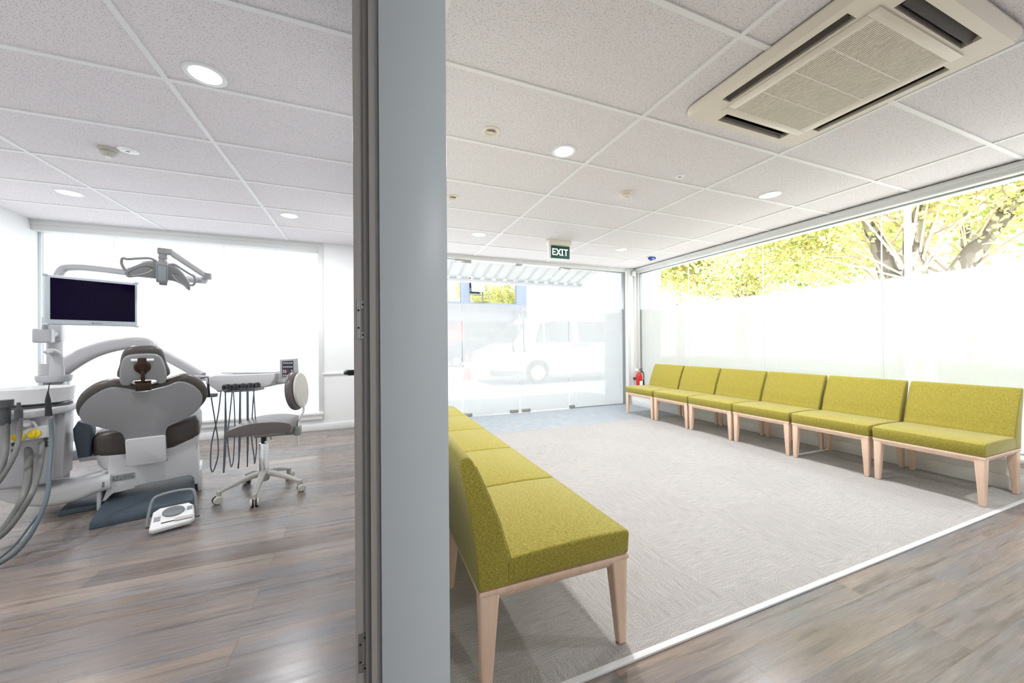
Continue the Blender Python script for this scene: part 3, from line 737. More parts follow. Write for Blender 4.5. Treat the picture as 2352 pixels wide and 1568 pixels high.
# bowl and cup filler (bowl swings over the cabinet)
bo = new(); m = T(-.525, .0, -.028) @ Matrix.Diagonal((1.02, .95, 1, 1))
lathe(bo, [(0, .77), (.125, .772), (.150, .785), (.158, .86), (.160, .872), (.152, .874), (.146, .862), (.125, .80), (0, .79)], m, 48)
obj('bowl', bo, M_base, cz)
bo = new(); lathe(bo, [(0, .755), (.148, .757), (.148, .770), (0, .770)], m, 48); obj('bowl_seal', bo, M_dkgrey, cz)
cf = new(); lathe(cf, [(0, .86), (.075, .862), (.082, .88), (.083, .905), (.076, .906), (.068, .885), (0, .884)], T(-.505, .24, 0), 36); hexa(cf, [(-.56, .2, .75), (-.45, .2, .75), (-.45, .30, .75), (-.56, .30, .75)], [(-.55, .21, .865), (-.46, .21, .865), (-.46, .29, .865), (-.55, .29, .865)], .01)
obj('cup_stand', cf, M_shellw, cz)
cf = new(); sweep(cf, spl([(-.50, .27, .86), (-.50, .27, .96), (-.50, .265, 1.04), (-.515, .22, 1.07), (-.53, .19, 1.06)], 4), rrect(.07, .05, .02, 3), up=(0, 1, 0), scale=[1.1-.045*i for i in range(17)]); obj('cup_filler', cf, M_shellw, cz)
# column
c0 = WL(126, 1000, 2.85)
cx, cy_ = c0.x, c0.y
co_ = new(); lathe(co_, [(0, .05), (.075, .05), (.075, .95), (.068, .96), (0, .96)], T(cx, cy_, 0), 32); lathe(co_, [(0, .9), (.042, .9), (.042, 1.26), (0, 1.26)], T(cx, cy_, 0), 28)
box(co_, cx-.06, cx+.30, cy_-.35, cy_+.05, .262, .34, .02)
obj('column', co_, M_shellw, cz)
# hoses
def hose(pts, r, m, parent, name='suction_hose', n=10): return obj(name, tube(new(), pts, r, n, 6), m, parent)
DG = 2.08
def WG(px, py, d=DG): return WL(px, py, d-max(0, py-1000)*.0009)
hh = new(); tube(hh, [WG(10, 975), WG(12, 925)], .022, 14, 0); tube(hh, [WG(14, 935), WG(14, 918)], .028, 14, 0); obj('suction_tip', hh, M_dkgrey, cz)
hose([WG(12, 965), WG(12, 1010), WG(6, 1060), WG(-12, 1110), WG(-50, 1180)], .016, M_hoseg, cz)
hh = new(); tube(hh, [WG(43, 965), WG(43, 940)], .016, 14, 0); tube(hh, [WG(43, 942), WG(43, 924)], (.012, .007), 14, 0); obj('suction_tip', hh, M_dkgrey, cz)
hose([WG(46, 960), WG(44, 1000), WG(33, 1045), WG(5, 1095), WG(-30, 1140)], .011, M_hoseg, cz)
hose([WG(64, 1015, 2.22), WG(66, 1060, 2.20), WG(58, 1130), WG(30, 1185), WG(-10, 1235), WG(-50, 1262)], .0165, M_hoseg, cz)
hose([WG(96, 1015, 2.22), WG(93, 1060, 2.20), WG(76, 1125), WG(45, 1180), WG(5, 1228), WG(-45, 1258)], .0125, M_hoseg, cz)
hose([WG(116, 960), WG(119, 1010), WG(113, 1080), WG(108, 1140), WG(80, 1210), WG(40, 1265), WG(-10, 1300)], .0095, M_hoseb, cz, 'syringe_cord')
hose([WG(97, 1170), WG(70, 1205), WG(35, 1250), WG(-8, 1288)], .005, M_hoseb, cz, 'syringe_cord')
sy_ = new(); tube(sy_, [WG(112, 955), WG(110, 918)], (.014, .011), 12, 0); tube(sy_, [WG(110, 918), WG(110, 897)], (.011, .002), 10, 0); tube(sy_, [WG(111, 900), WG(113, 884), WG(116, 880)], .002, 8, 2); obj('air_water_syringe', sy_, M_black, cz)

# monitor on its bracket
mn = lthing('monitor', 'flat monitor with dark purple screen on the dental unit column', 'monitor')
mdir = Vector((math.sin(R(53.6)), math.cos(R(53.6)), 0))
TL, BR = W(95, 633, 2.655), W(327, 749, 2.93)
def lv(v): return Vector((v.x*math.cos(TH)+v.y*math.sin(TH), -v.x*math.sin(TH)+v.y*math.cos(TH), v.z))
cen = inv((TL+BR)/2); mw = ((BR-TL).dot(mdir)); mh = TL.z-BR.z
ml = lv(mdir); mn_n = Vector((ml.y, -ml.x, 0)).normalized()
if (inv(CAM)-cen).dot(mn_n) < 0: mn_n = -mn_n
FM = frame(cen, ml, (0, 0, 1), mn_n)
FMd = FM.to_3x3().determinant()
b_ = new(); box(b_, -mw/2, mw/2, -mh/2, mh/2, -.045, 0, .008, 3, FM)
M_bez = mat('bluegrey_bezel', (.50, .56, .60), .35)
obj('bezel', b_, M_bez, mn)
b_ = new(); box(b_, -mw/2+.026, mw/2-.016, -mh/2+.038, mh/2-.020, -.002, .0015, 0, 2, FM); obj('screen', b_, M_screen, mn)
b_ = new()
for sx in (-1, 1):
    for sz in (-1, 1): box(b_, *sorted((sx*(mw/2-.016), sx*(mw/2+.007))), *sorted((sz*(mh/2-.010), sz*(mh/2+.006))), -.03, .006, .004, 2, FM)
obj('corner_cap', b_, M_bez, mn)
b_ = new(); lathe(b_, [(0, 0), (.0045, 0), (.0045, .001), (0, .001)], FM @ T(-.008, -mh/2+.018, 0), 16)
for k in range(7): box(b_, .000+k*.006, .0045+k*.006, -mh/2+.016, -mh/2+.020, 0, .001, 0, 1, FM)
for k in range(6): box(b_, mw/2-.15+k*.022, mw/2-.145+k*.022, -mh/2+.017, -mh/2+.019, 0, .0008, 0, 1, FM)
obj('maker_mark', b_, M_slate, mn)
bk = new(); box(bk, cx-.045, cx+.045, cy_-.05, cy_+.05, 1.14, 1.275, .01, 3)
c2_ = WL(103, 762, 2.72); box(bk, c2_.x-.05, c2_.x+.04, c2_.y-.05, c2_.y+.05, 1.13, 1.235, .012, 3); tube(bk, [(cx, cy_, 1.20), (c2_.x, c2_.y, 1.19)], .035, 12, 0)
tube(bk, [(c2_.x, c2_.y, 1.2), tuple(cen - mn_n*.06 - ml*.2 - Vector((0, 0, .08))), tuple(cen - mn_n*.04)], .018, 10, 3)
obj('bracket', bk, M_shellw, mn)

# operating light with arm from the column
ol = lthing('operating_light', 'dental operating lamp with mirrored reflectors above the chair', 'dental lamp')
a_ = new(); p0 = Vector((cx, cy_, 1.27))
path = [p0, p0+Vector((0, 0, .24)), WL(140, 622, 2.9), WL(172, 613, 2.92), WL(230, 617, 2.95), WL(300, 626, 3.0), WL(360, 633, 3.1), WL(420, 640, 3.12), WL(470, 644, 3.1)]
tube(a_, path, .028, 14, 5); obj('lower_arm', a_, M_shellw, ol)
a_ = new(); e1 = WL(476, 642, 3.1); e2 = WL(476, 628, 3.1); tube(a_, [e1, e2], .030, 16, 0); t2 = WL(478, 632, 3.1)
obj('elbow', a_, M_shell, ol)
a_ = new(); q1, q2 = WL(472, 632, 3.09), WL(388, 577, 2.86); sweep(a_, [q1, q2], rrect(.032, .048, .014, 3)); obj('spring_arm', a_, M_shellw, ol)
a_ = new(); k1 = WL(376, 578, 2.82); box(a_, k1.x-.035, k1.x+.05, k1.y-.028, k1.y+.028, k1.z-.022, k1.z+.024, .008, 3)
lathe(a_, [(0, -.035), (.027, -.035), (.027, -.019), (.024, -.018), (.024, .0), (0, .0)], T(k1.x-.005, k1.y, k1.z-.02), 20); lathe(a_, [(0, -.08), (.032, -.08), (.022, -.035), (0, -.035)], T(k1.x-.005, k1.y, k1.z-.02), 20)
hj = obj('head_joint', a_, M_shell, ol)
# head: bow-shaped band in a plane facing the room
fc_ = lv((CAM-W(372, 620, 2.8)).normalized()); fh = Vector((fc_.x, fc_.y, 0)).normalized(); HXA = Vector((-fh.y, fh.x, 0))
if HXA.x < 0: HXA = -HXA
tiltn = (fh*.90 + Vector((0, 0, -.44))).normalized(); HC = WL(372, 620, 2.8)
upv = tiltn.cross(HXA).normalized()
if upv.z < 0: upv = -upv
HM = frame(HC, HXA, upv, tiltn)
k_ = 2.8/F_PX/1.0
def hp(px, py, z=0): return ((px-372)*k_*.73, -(py-620)*k_*1.02)
band = [hp(292, 628), hp(320, 610), hp(345, 603), hp(372, 602), hp(398, 607), hp(418, 620), hp(434, 638), hp(440, 655), hp(436, 662), hp(420, 650), hp(400, 642), hp(385, 641), hp(357, 639), hp(330, 637), hp(300, 642), hp(294, 638)]
hb = new(); prism(hb, sm2(band, 3), .05, HM, .012, 3); hdo = obj('head', hb, M_shell, ol)
for pts_ in ([hp(298, 632), hp(318, 618), hp(338, 612), hp(353, 615), hp(343, 625), hp(322, 633), hp(304, 637)], [hp(395, 623), hp(408, 624), hp(422, 636), hp(435, 651), hp(433, 655), hp(418, 647), hp(402, 635)]):
    rf = new(); s_ = sm2(pts_, 3); cxx = sum(p[0] for p in s_)/len(s_); cyy = sum(p[1] for p in s_)/len(s_)
    c_v = rf.verts.new(HM @ Vector((cxx, cyy, .016))); rg_ = [[rf.verts.new(HM @ Vector((cxx+(a-cxx)*f, cyy+(c-cyy)*f, .0262-.010*(1-f)**1.0))) for a, c in s_] for f in (1, .75, .45)]
    for a, c in zip(rg_, rg_[1:]):
        for j in range(len(a)): rf.faces.new((a[j], a[(j+1) % len(a)], c[(j+1) % len(a)], c[j]))
    for j in range(len(s_)): rf.faces.new((rg_[-1][j], rg_[-1][(j+1) % len(s_)], c_v))
    bmesh.ops.recalc_face_normals(rf, faces=rf.faces[:]); obj('reflector', rf, M_mir, hdo, angle=5)
ce = new(); prism(ce, rrect(20*k_, 45*k_, .01), .07, HM @ T(0, -3*k_, .02), .006); prism(ce, rrect(14*k_, 12*k_, .008), .05, HM @ T(2*k_, -28*k_, .005), .005); obj('lamp_housing', ce, M_shell, hdo)
ce = new(); prism(ce, rrect(13*k_, 34*k_, .006), .004, HM @ T(0, -3*k_, .057), .001); obj('front_cover', ce, mat('bluegrey_cover', (.33, .38, .42), .3), hdo)
for pp in ([(300, 636), (290, 625), (285, 612), (288, 602), (298, 603), (320, 599), (345, 596), (360, 601)], [(388, 606), (400, 604), (415, 611), (440, 624), (448, 627), (452, 640), (446, 650), (437, 650)]):
    hl = new(); tube(hl, [HM @ Vector((*hp(*p), .0)) for p in pp], .0085, 10, 5); obj('handle', hl, M_shell, hdo)

# delivery unit: tray on arms with five instruments
du = lthing('delivery_unit', 'white instrument tray on a curved arm with hanging handpiece hoses', 'dental unit')
# curved big arm from column
p1 = WL(137, 838, 2.87)
a_ = new(); pa = [(cx, cy_, .88), WL(160, 835, 2.85), WL(210, 808, 2.88), WL(265, 792, 2.92), WL(320, 787, 2.97), WL(345, 792, 3.0), WL(352, 802, 3.0)]
sweep(a_, spl(pa, 5), rrect(.07, .10, .03, 4), scale=[1.25-.5*i/30 for i in range(31)]); lathe(a_, [(0, .80), (.078, .80), (.078, .97), (0, .97)], T(cx, cy_, 0), 28)
lathe(a_, [(0, -.06), (.032, -.06), (.036, .02), (0, .03)], Matrix.Translation(WL(348, 802, 3.0)), 20)
obj('curved_arm', a_, M_shellw, du)
a_ = new(); sweep(a_, [WL(358, 808, 3.0), WL(372, 812, 3.0), WL(420, 838, 2.98), WL(465, 865, 2.95)], rrect(.045, .075, .02, 4)); obj('swing_arm', a_, M_shellw, du)
a_ = new(); sweep(a_, [WL(418, 863, 2.93), WL(478, 866, 2.9)], rrect(.03, .022, .008, 3)); sweep(a_, [WL(425, 872, 2.93), WL(478, 872, 2.9)], rrect(.02, .014, .005, 3)); obj('tray_arm', a_, M_shellw, du)
TDv = 2.9
ta, tb = WL(490, 875, 2.92), WL(652, 872, 2.9)
def TP(px, py): 
    d_ = 2.9; q = WL(px, py, d_); return q
# tray body: outline drawn in its front plane
o0 = WL(570, 880, 2.9); ux = (WL(650, 880, 2.9)-WL(500, 880, 2.9)); ux.z = 0; ux.normalize(); uy = Vector((0, 0, 1)); un_ = Vector((ux.y, -ux.x, 0))
TM = frame(o0, ux, uy, un_)
s9 = 2.9/F_PX
def tp(px, py): return ((px-570)*s9, -(py-880)*s9)
tb_ = new()
out = [tp(478, 866), tp(497, 861), tp(500, 860), tp(637, 857), tp(637, 869), tp(627, 885), tp(613, 889), tp(530, 893), tp(505, 899), tp(500, 893), tp(478, 880)]
prism(tb_, out, .26, TM @ T(0, 0, -.10), .012, 3)
trb = obj('tray_body', tb_, M_base, du)
tt = new(); prism(tt, [tp(505, 897), tp(580, 893), tp(580, 899), tp(510, 902)], .12, TM @ T(0, 0, -.08), .004); obj('tray_lower', tt, M_shellw, du)
mt = new(); box(mt, -.22, .20, .078, .086, -.20, .0, .003, 2, TM); obj('silicone_mat', mt, M_shellw, trb)
hx = [531, 548, 565, 581, 598]
for i, px in enumerate(hx):
    a, c = tp(px, 886-i*.8)
    h = new(); prism(h, [(-.022, -.018), (.022, -.018), (.022, .004), (.014, .018), (-.014, .018), (-.022, .004)], .05, TM @ T(a, c, .045), .005); hold = obj('handpiece_holder', h, M_dkgrey, du)
    h = new(); tube(h, [TM @ Vector((a, c+.012, .035)), TM @ Vector((a, c+.004, .082))], (.009, .006), 12, 0); tube(h, [TM @ Vector((a, c+.004, .07)), TM @ Vector((a, c-.02, .078))], .006, 10, 0); obj('handpiece', h, M_black, hold)
def TQ(px, py, z=.07): return TM @ Vector((*tp(px, py), z))
for pts_ in ([(534, 893), (532, 985), (529, 1060), (528, 1073), (533, 1068), (538, 985), (536, 893)], [(549, 893), (543, 950), (538, 1000), (543, 1050), (549, 1063), (554, 1040), (557, 960), (554, 893)],
             [(566, 893), (564, 985), (563, 1045), (561, 1065), (565, 1060), (569, 1000), (570, 893)], [(582, 891), (582, 985), (582, 1050), (582, 1064), (585, 1050), (587, 985), (587, 891)],
             [(598, 889), (594, 940), (592, 1000), (597, 1040), (601, 1056), (605, 1020), (603, 960), (599, 889)]):
    obj('instrument_hose', tube(new(), [TQ(*p, .07+.012*(j > 3)) for j, p in enumerate(pts_)], .0042, 8, 5), M_hoseb, du)
# assistant syringe on the left of the tray and its long loop
h = new(); a, c = tp(497, 905); box(h, a-.035, a+.03, c-.014, c+.014, .02, .07, .005, 2, TM); obj('side_holder', h, M_hoseg, du)
h = new(); tube(h, [TQ(496, 908), TQ(495, 878)], (.011, .008), 12, 0); tube(h, [TQ(495, 880), TQ(494, 864), TQ(478, 866)], .003, 8, 3); obj('handpiece', h, M_black, du)
obj('instrument_hose', tube(new(), [TQ(*p, .05) for p in [(497, 910), (505, 960), (512, 1010), (511, 1045), (500, 1077), (495, 1060), (498, 1010), (512, 950), (519, 895)]], .0045, 8, 6), M_hoseb, du)
# keypad
kx0, kx1 = tp(641, 868), tp(680, 825)
kp = new(); prism(kp, [tp(642, 870), tp(641, 826), tp(679, 824), tp(682, 868)], .03, TM @ T(0, 0, -.02), .006); kpo = obj('keypad', kp, M_shellw, du)
kp = new(); prism(kp, [tp(648, 865), tp(648, 830), tp(673, 829), tp(673, 864)], .002, TM @ T(0, 0, -.003), 0); ks = obj('keypad_screen', kp, mat('keypad_dark', (.03, .035, .05), .3), kpo)
kb, kr = new(), new()
for r_, yy in enumerate((833, 842, 850, 854, 861)):
    for c_i in range(5):
        if r_ in (2, 3) and c_i in (2, 3): continue
        x0, y0_ = tp(650+c_i*4.6, yy); box(kb, x0, x0+3.2*s9, y0_-2.2*s9, y0_, -.002, -.0012, 0, 1, TM)
for px, py in ((656, 850), (658, 852), (662, 853), (667, 855)): x0, y0_ = tp(px, py); box(kr, x0, x0+3*s9, y0_-1.6*s9, y0_, -.0012, -.0006, 0, 1, TM)
obj('buttons', kb, M_white, ks); obj('red_marks', kr, M_red, ks)
kb = new(); tube(kb, [TM @ Vector((*tp(625, 880), -.03)), TM @ Vector((*tp(670, 878), -.03))], .010, 12, 0); obj('grab_rail', kb, M_shellw, du)

# foot control
ft = thing('foot_control', 'white foot control with grey disc and carrying hoop beside the chair base', 'foot control', (-1.095, 2.832, 0), R(17))
FT = T(0, 0, .078) @ Matrix.Rotation(R(28), 4, 'X')
k9 = .80
def S9(pts): return [tuple(c*k9 for c in p) for p in pts]
b_ = new(); prism(b_, S9([(-.125, -.095), (-.105, -.11), (.10, -.095), (.125, -.07), (.115, .06), (.085, .095), (-.08, .095), (-.118, .065)]), .036, FT @ T(0, 0, -.018), .012, 4); fto = obj('body', b_, M_white, ft)
b_ = new(); box(b_, -.08, .08, .0, .07, 0, .08, .01); obj('base', b_, M_white, ft)
b_ = new(); lathe(b_, [(0, 0), (.046, 0), (.045, .008), (.03, .011), (0, .012)], FT @ T(.0, .022, 0) @ Matrix.Diagonal((1.12, .80, 1, 1)), 36); obj('disc', b_, mat('pedal_grey', (.20, .22, .23), .5), ft)
for q in ((-.084, -.056, -.028, .004), (.062, .086, .012, .040)):
    b_ = new(); box(b_, *q, -.002, .003, .001, 2, FT); obj('side_button', b_, mat('button_grey', (.30, .33, .36), .5) if 'button_grey' not in D.materials else D.materials['button_grey'], ft)
b_ = new(); box(b_, -.05, .08, -.052, -.045, -.001, .0012, 0, 1, FT); obj('slot', b_, M_black, ft)
b_ = new(); box(b_, .008, .092, -.058, -.034, -.001, .009, .004, 2, FT); obj('rocker', b_, mat('rocker_warm', (.55, .51, .49), .5), ft)
b_ = new(); tube(b_, [(-.116, .03, .03), (-.112, .045, .09), (-.100, .06, .155), (-.078, .068, .185), (0, .07, .196), (.075, .068, .190), (.095, .06, .17), (.106, .045, .10), (.110, .03, .035)], .0075, 12, 5)
obj('hoop', b_, mat('hoop_grey', (.25, .27, .28), .35), ft)
for sx in (-1, 1): obj('pivot', tube(new(), [(sx*.122, .025, .03), (sx*.085, .025, .03)], .011, 12, 0), M_hoseg, ft)

# operator stool
st_ = thing('dental_stool', 'grey upholstered operator stool on five beige casters', 'stool', (-.721, 3.256, 0))
SB = Vector((-.721, 3.256, 0))
cl = new(); lathe(cl, [(0, .13), (.030, .13), (.030, .36), (.028, .365), (0, .365)], None, 28); obj('gas_column', cl, M_chrome, st_)
cl = new(); lathe(cl, [(0, .35), (.018, .35), (.018, .42), (0, .42)], None, 20); obj('piston', cl, M_black, st_)
ba = new(); lathe(ba, [(0, .085), (.032, .085), (.040, .12), (.038, .15), (.030, .165), (0, .165)], None, 28)
cas = [(-.951, 3.136), (-.717, 3.001), (-.467, 3.153), (-.882, 3.475), (-.590, 3.515)]
cs = []
for X, Y in cas:
    v_ = Vector((X, Y, 0))-SB; an = math.atan2(v_.y, v_.x); cs.append((an, v_.length))
RR = .268
for an, ln in cs:
    dx, dy = math.cos(an), math.sin(an)
    pth = [(dx*r, dy*r, z) for r, z in ((.02, .140), (.08, .135), (.15, .118), (.22, .095), (RR, .078))]
    sweep(ba, pth, rrect(.042, .036, .008, 2), scale=[(1.1, 1.0), (1, .95), (.9, .8), (.8, .6), (.72, .5)])
    box(ba, RR-.012, RR+.014, -.013, .013, .050, .088, .004, 2, Matrix.Rotation(an, 4, 'Z'))
obj('star_base', ba, M_basestool, st_)
for an, ln in cs:
    c = new(); m = Matrix.Rotation(an, 4, 'Z') @ T(RR+.004, 0, 0) @ Matrix.Rotation(R(random.uniform(-50, 50)), 4, 'Z') @ T(.008, 0, 0)
    for sy in (-1, 1): lathe(c, [(0, -.009), (.024, -.009), (.026, -.004), (.026, .006), (.022, .009), (0, .009)], m @ T(0, sy*.013, .026) @ Matrix.Rotation(R(90), 4, 'X'), 24)
    hdm = obj('caster', c, M_black, st_)
    c = new()
    for sy in (-1, 1): lathe(c, [(0, -.0105), (.021, -.0105), (.027, -.004), (.0275, .003), (0, .003)], m @ T(0, sy*.017, .029) @ Matrix.Rotation(R(90 if sy > 0 else -90), 4, 'X'), 24)
    lathe(c, [(0, .035), (.016, .035), (.012, .06), (0, .06)], m @ T(-.008, 0, 0), 16)
    obj('caster_hood', c, M_beige, hdm)
# seat faces -X side; backrest on +X side
s_ = new()
prof = [(-.235, .520), (-.20, .497), (.20, .50), (.235, .515), (.245, .545), (.225, .575), (.15, .597), (.05, .603), (-.06, .598), (-.16, .575), (-.225, .545)]
prof = [(a*.84, (c-.55)*.82+.55) for a, c in prof]; prism(s_, sm2(prof, 3), .35, frame((.005, 0, -.045), (1, 0, 0), (0, 0, 1), (0, -1, 0)), .045, 6); obj('seat', s_, M_leather2, st_)
s_ = new(); prism(s_, rrect(.33, .29, .09, 5), .014, T(.005, 0, .458), .004); obj('seat_base', s_, M_beige, st_)
s_ = new(); box(s_, -.05, .15, -.06, .06, .420, .452, .006); box(s_, .14, .225, -.03, .03, .412, .462, .004); box(s_, .205, .245, -.045, .04, .405, .470, .006); obj('tilt_mechanism', s_, mat('mechanism_grey', (.28, .30, .28), .45), st_)
s_ = new(); tube(s_, [(.05, -.05, .43), (.07, -.12, .42), (.09, -.16, .41)], .006, 8, 3); box(s_, .04, .11, -.17, -.150, .400, .413, .005); obj('lever', s_, M_beige, st_)
s_ = new(); tube(s_, [(.225, -.01, .33), (.225, -.01, .48), (.232, -.01, .52), (.262, -.01, .58), (.266, -.01, .62), (.262, -.01, .68)], .008, 10, 4); obj('back_stem', s_, M_chrome, st_)
bx = Vector((math.cos(R(18)), math.sin(R(18)), 0))
def bframe(off): 
    n = (Vector((.97, -.20, .09))).normalized(); s = Vector((0, 0, 1)).cross(n).normalized(); u = n.cross(s); return frame(Vector((.222, -.01, .748))+n*off, s, u, n)
s_ = new(); prism(s_, [(.150*math.cos(a)*.98, .150*math.sin(a)) for a in [2*math.pi*i/36 for i in range(36)]], .055, bframe(-.012), .026, 5); obj('backrest', s_, M_leather2, st_)
s_ = new(); prism(s_, [(.130*math.cos(a), .134*math.sin(a)) for a in [2*math.pi*i/36 for i in range(36)]], .020, bframe(.028), .008, 3); obj('back_shell', s_, M_beige, st_)

# ------------------------------------------------------------------ outside
M_asph = mat('pale_paving', (.50, .50, .50), .9)
struct('ground', box(new(), -30, 70, 5.5, 60, -.35, -.15), M_asph, label='pale asphalt outside', cat='ground')
struct('ground_side', box(new(), 4.75, 70, -30, 5.5, -.35, -.15), M_asph, label='pale paving beyond the long window', cat='ground')
M_ext = mat('exterior_grey_panel', (.48, .50, .53), .7)
struct('wall_exterior', box(new(), 4.45, 5.25, 5.46, 6.15, -.15, 3.4), M_ext, label='light grey pier outside the corner', cat='wall')
struct('roof_slab', box(new(), XL-.3, 4.9, YB-.3, YF+.3, ZC+.27, ZC+.6), M_wall)
# awning over the entrance
aw = thing('awning', 'white corrugated awning over the entrance seen through the glass doors', 'awning', (1.8, 5.45, 2.62))
M_corr = mat('corrugated_white', (.60, .61, .61), .5)
P0, P1 = (5.45, 2.60), (6.5, 2.285)
c_ = new(); x = -.9
vs0 = []; k = 0
while x < 4.16:
    ph = k % 6; dz = .028 if ph in (1, 2) else 0
    vs0.append((x, dz)); x += .025 if ph in (0, 2) else (.035 if ph == 1 else .045); k += 1
th_ = .003
for (xa, da), (xb, db2) in zip(vs0, vs0[1:]):
    hexa(c_, [(xa, P0[0], P0[1]+da), (xb, P0[0], P0[1]+db2), (xb, P1[0], P1[1]+db2), (xa, P1[0], P1[1]+da)], [(xa, P0[0], P0[1]+da+th_), (xb, P0[0], P0[1]+db2+th_), (xb, P1[0], P1[1]+db2+th_), (xa, P1[0], P1[1]+da+th_)])
obj('roof_sheet', c_, M_corr, aw, world=True, angle=20)
c_ = new(); box(c_, -.9, 4.16, 6.49, 6.56, 2.225, 2.285, .004); obj('gutter', c_, M_trim, aw, world=True)
c_ = new(); tube(c_, [(4.12, 6.5, 2.26), (4.30, 5.47, 1.75)], .012, 8, 0); obj('strut', c_, M_trim, aw, world=True)

def car_body(prof, w_, y0, bev=.05): return prism(new(), prof, w_, frame((0, y0+w_/2, 0), (1, 0, 0), (0, 0, 1), (0, -1, 0)), bev, 4)
def wheel(parent, x, y, r, rim):
    t_ = obj('wheel', lathe(new(), [(0, -.09), (r*.7, -.09), (r, -.07), (r, .07), (r*.62, .09), (0, .08)], frame((x, y, r-.15), (1, 0, 0), (0, 0, 1), (0, -1, 0)), 36), mat('tyre', (.03, .03, .03), .8) if 'tyre' not in D.materials else D.materials['tyre'], parent, world=True)
    rm = new(); m = frame((x, y-.092, r-.15), (1, 0, 0), (0, 0, 1), (0, -1, 0)); lathe(rm, [(0, .012), (r*.16, .012), (r*.2, .002), (r*.52, .0), (r*.62, .012), (r*.64, -.005), (0, -.01)], m, 32)
    for k in range(10): a = R(36*k); box(rm, r*.2, r*.5, -.012, .012, -.002, .014, .002, 1, m @ Matrix.Rotation(a, 4, 'Z'))
    obj('rim', rm, rim, t_, world=True)
van = thing('van', 'white van facing left beyond the frosted glass doors', 'van', (5.8, 10.9, -.15))
M_van = mat('van_white', (.80, .81, .82), .3, coat=.4); M_vg = mat('vehicle_glass', (.05, .06, .07), .08)
vp = [(3.30, .12), (3.22, .30), (3.24, .60), (3.32, .82), (3.62, .98), (4.02, 1.10), (4.55, 1.72), (4.85, 1.92), (5.4, 1.98), (8.2, 2.0), (8.42, 1.85), (8.46, .6), (8.44, .15), (8.25, .12), (8.22, .3), (8.05, .48), (7.8, .53), (7.55, .48), (7.38, .3), (7.35, .12), (5.27, .12), (5.24, .34), (5.08, .54), (4.83, .60), (4.58, .54), (4.42, .34), (4.39, .12)]
obj('body', car_body(vp, 1.80, 10.0), M_van, van, world=True)
def vpanel(pts, y, m, nm, parent, th=.012): return obj(nm, prism(new(), pts, th, frame((0, y, 0), (1, 0, 0), (0, 0, 1), (0, -1, 0))), m, parent, world=True)
vpanel([(4.72, 1.12), (4.98, 1.12), (4.98, 1.70), (4.88, 1.68)], 9.998, M_vg, 'quarter_window', van); vpanel([(5.05, 1.12), (6.02, 1.12), (6.0, 1.78), (5.2, 1.76), (5.05, 1.70)], 9.998, M_vg, 'door_window', van); vpanel([(6.25, 1.12), (7.4, 1.12), (7.4, 1.76), (6.22, 1.78)], 9.998, M_vg, 'rear_window', van)
obj('windscreen', hexa(new(), [(4.03, 10.12, 1.10), (4.55, 10.15, 1.70), (4.55, 11.65, 1.70), (4.03, 11.68, 1.10)], [(4.01, 10.12, 1.12), (4.53, 10.15, 1.72), (4.53, 11.65, 1.72), (4.01, 11.68, 1.12)]), M_vg, van, world=True)
vpanel([(6.05, .98), (6.65, .98), (6.65, 1.07), (6.05, 1.07)], 9.996, mat('handle_dark', (.12, .12, .12)), 'door_handle', van)
vpanel([(3.26, .66), (3.30, .80), (3.62, .84), (3.66, .72)], 9.996, mat('lamp_glass', (.6, .62, .64), .1), 'headlight', van)
vpanel([(3.3, .14), (4.36, .14), (4.36, .26), (3.25, .34)], 9.99, mat('bumper_grey', (.2, .2, .2)), 'bumper', van)
for x in (4.83, 7.8): wheel(van, x, 10.1, .35, D.materials['white_plastic'])
rk = new()
for y in (10.2, 10.5, 10.9, 11.3): tube(rk, [(4.9, y, 2.10), (7.9, y, 2.14)], .035, 8, 0)
for x in (5.2, 6.3, 7.4): box(rk, x-.02, x+.02, 10.1, 11.6, 1.97, 2.07)
obj('roof_rack', rk, mat('rack_grey', (.25, .26, .27), .5), van, world=True)

car = thing('car', 'dark car parked across the street behind the traffic cone', 'car', (5.6, 19.9, -.15))
cp_ = [(3.42, .1), (3.36, .45), (3.5, .72), (4.2, .85), (4.75, 1.28), (6.2, 1.32), (7.0, .9), (7.8, .82), (7.92, .5), (7.88, .1), (7.4, .1), (7.3, .36), (7.0, .48), (6.7, .36), (6.6, .1), (4.8, .1), (4.7, .36), (4.4, .48), (4.1, .36), (4.0, .1)]
obj('body', car_body(cp_, 1.7, 19.0), mat('car_dark', (.03, .04, .06), .25, coat=.5), car, world=True)
vpanel([(4.45, .88), (4.82, 1.22), (5.5, 1.24), (5.5, .88)], 18.998, M_vg, 'window', car); vpanel([(5.56, .88), (5.56, 1.24), (6.15, 1.24), (6.7, .9)], 18.998, M_vg, 'window', car)
for x in (4.4, 7.0): wheel(car, x, 19.1, .32, M_alul)

cn = thing('traffic_cone', 'orange traffic cone in the car park beyond the doors', 'traffic cone', (3.22, 12.3, -.15))
obj('base', box(new(), -.2, .2, -.2, .2, 0, .04, .01), mat('cone_orange', (.85, .13, .03), .5), cn)
obj('cone', lathe(new(), [(.15, .04), (.035, .92), (.0, .93)], None, 28), D.materials['cone_orange'], cn)
obj('white_band', lathe(new(), [(.104, .42), (.080, .62), (.078, .62), (.102, .42)], T(0, 0, 0) @ Matrix.Diagonal((1.03, 1.03, 1, 1)), 28), M_white, cn)

bd = thing('shop_building', 'blue framed building with upper windows across the street', 'building', (4, 29, -.15))
M_bb = mat('blue_cladding', (.105, .125, .20), .5); M_lav = mat('lavender_fascia', (.20, .22, .34), .6)
wb = new()
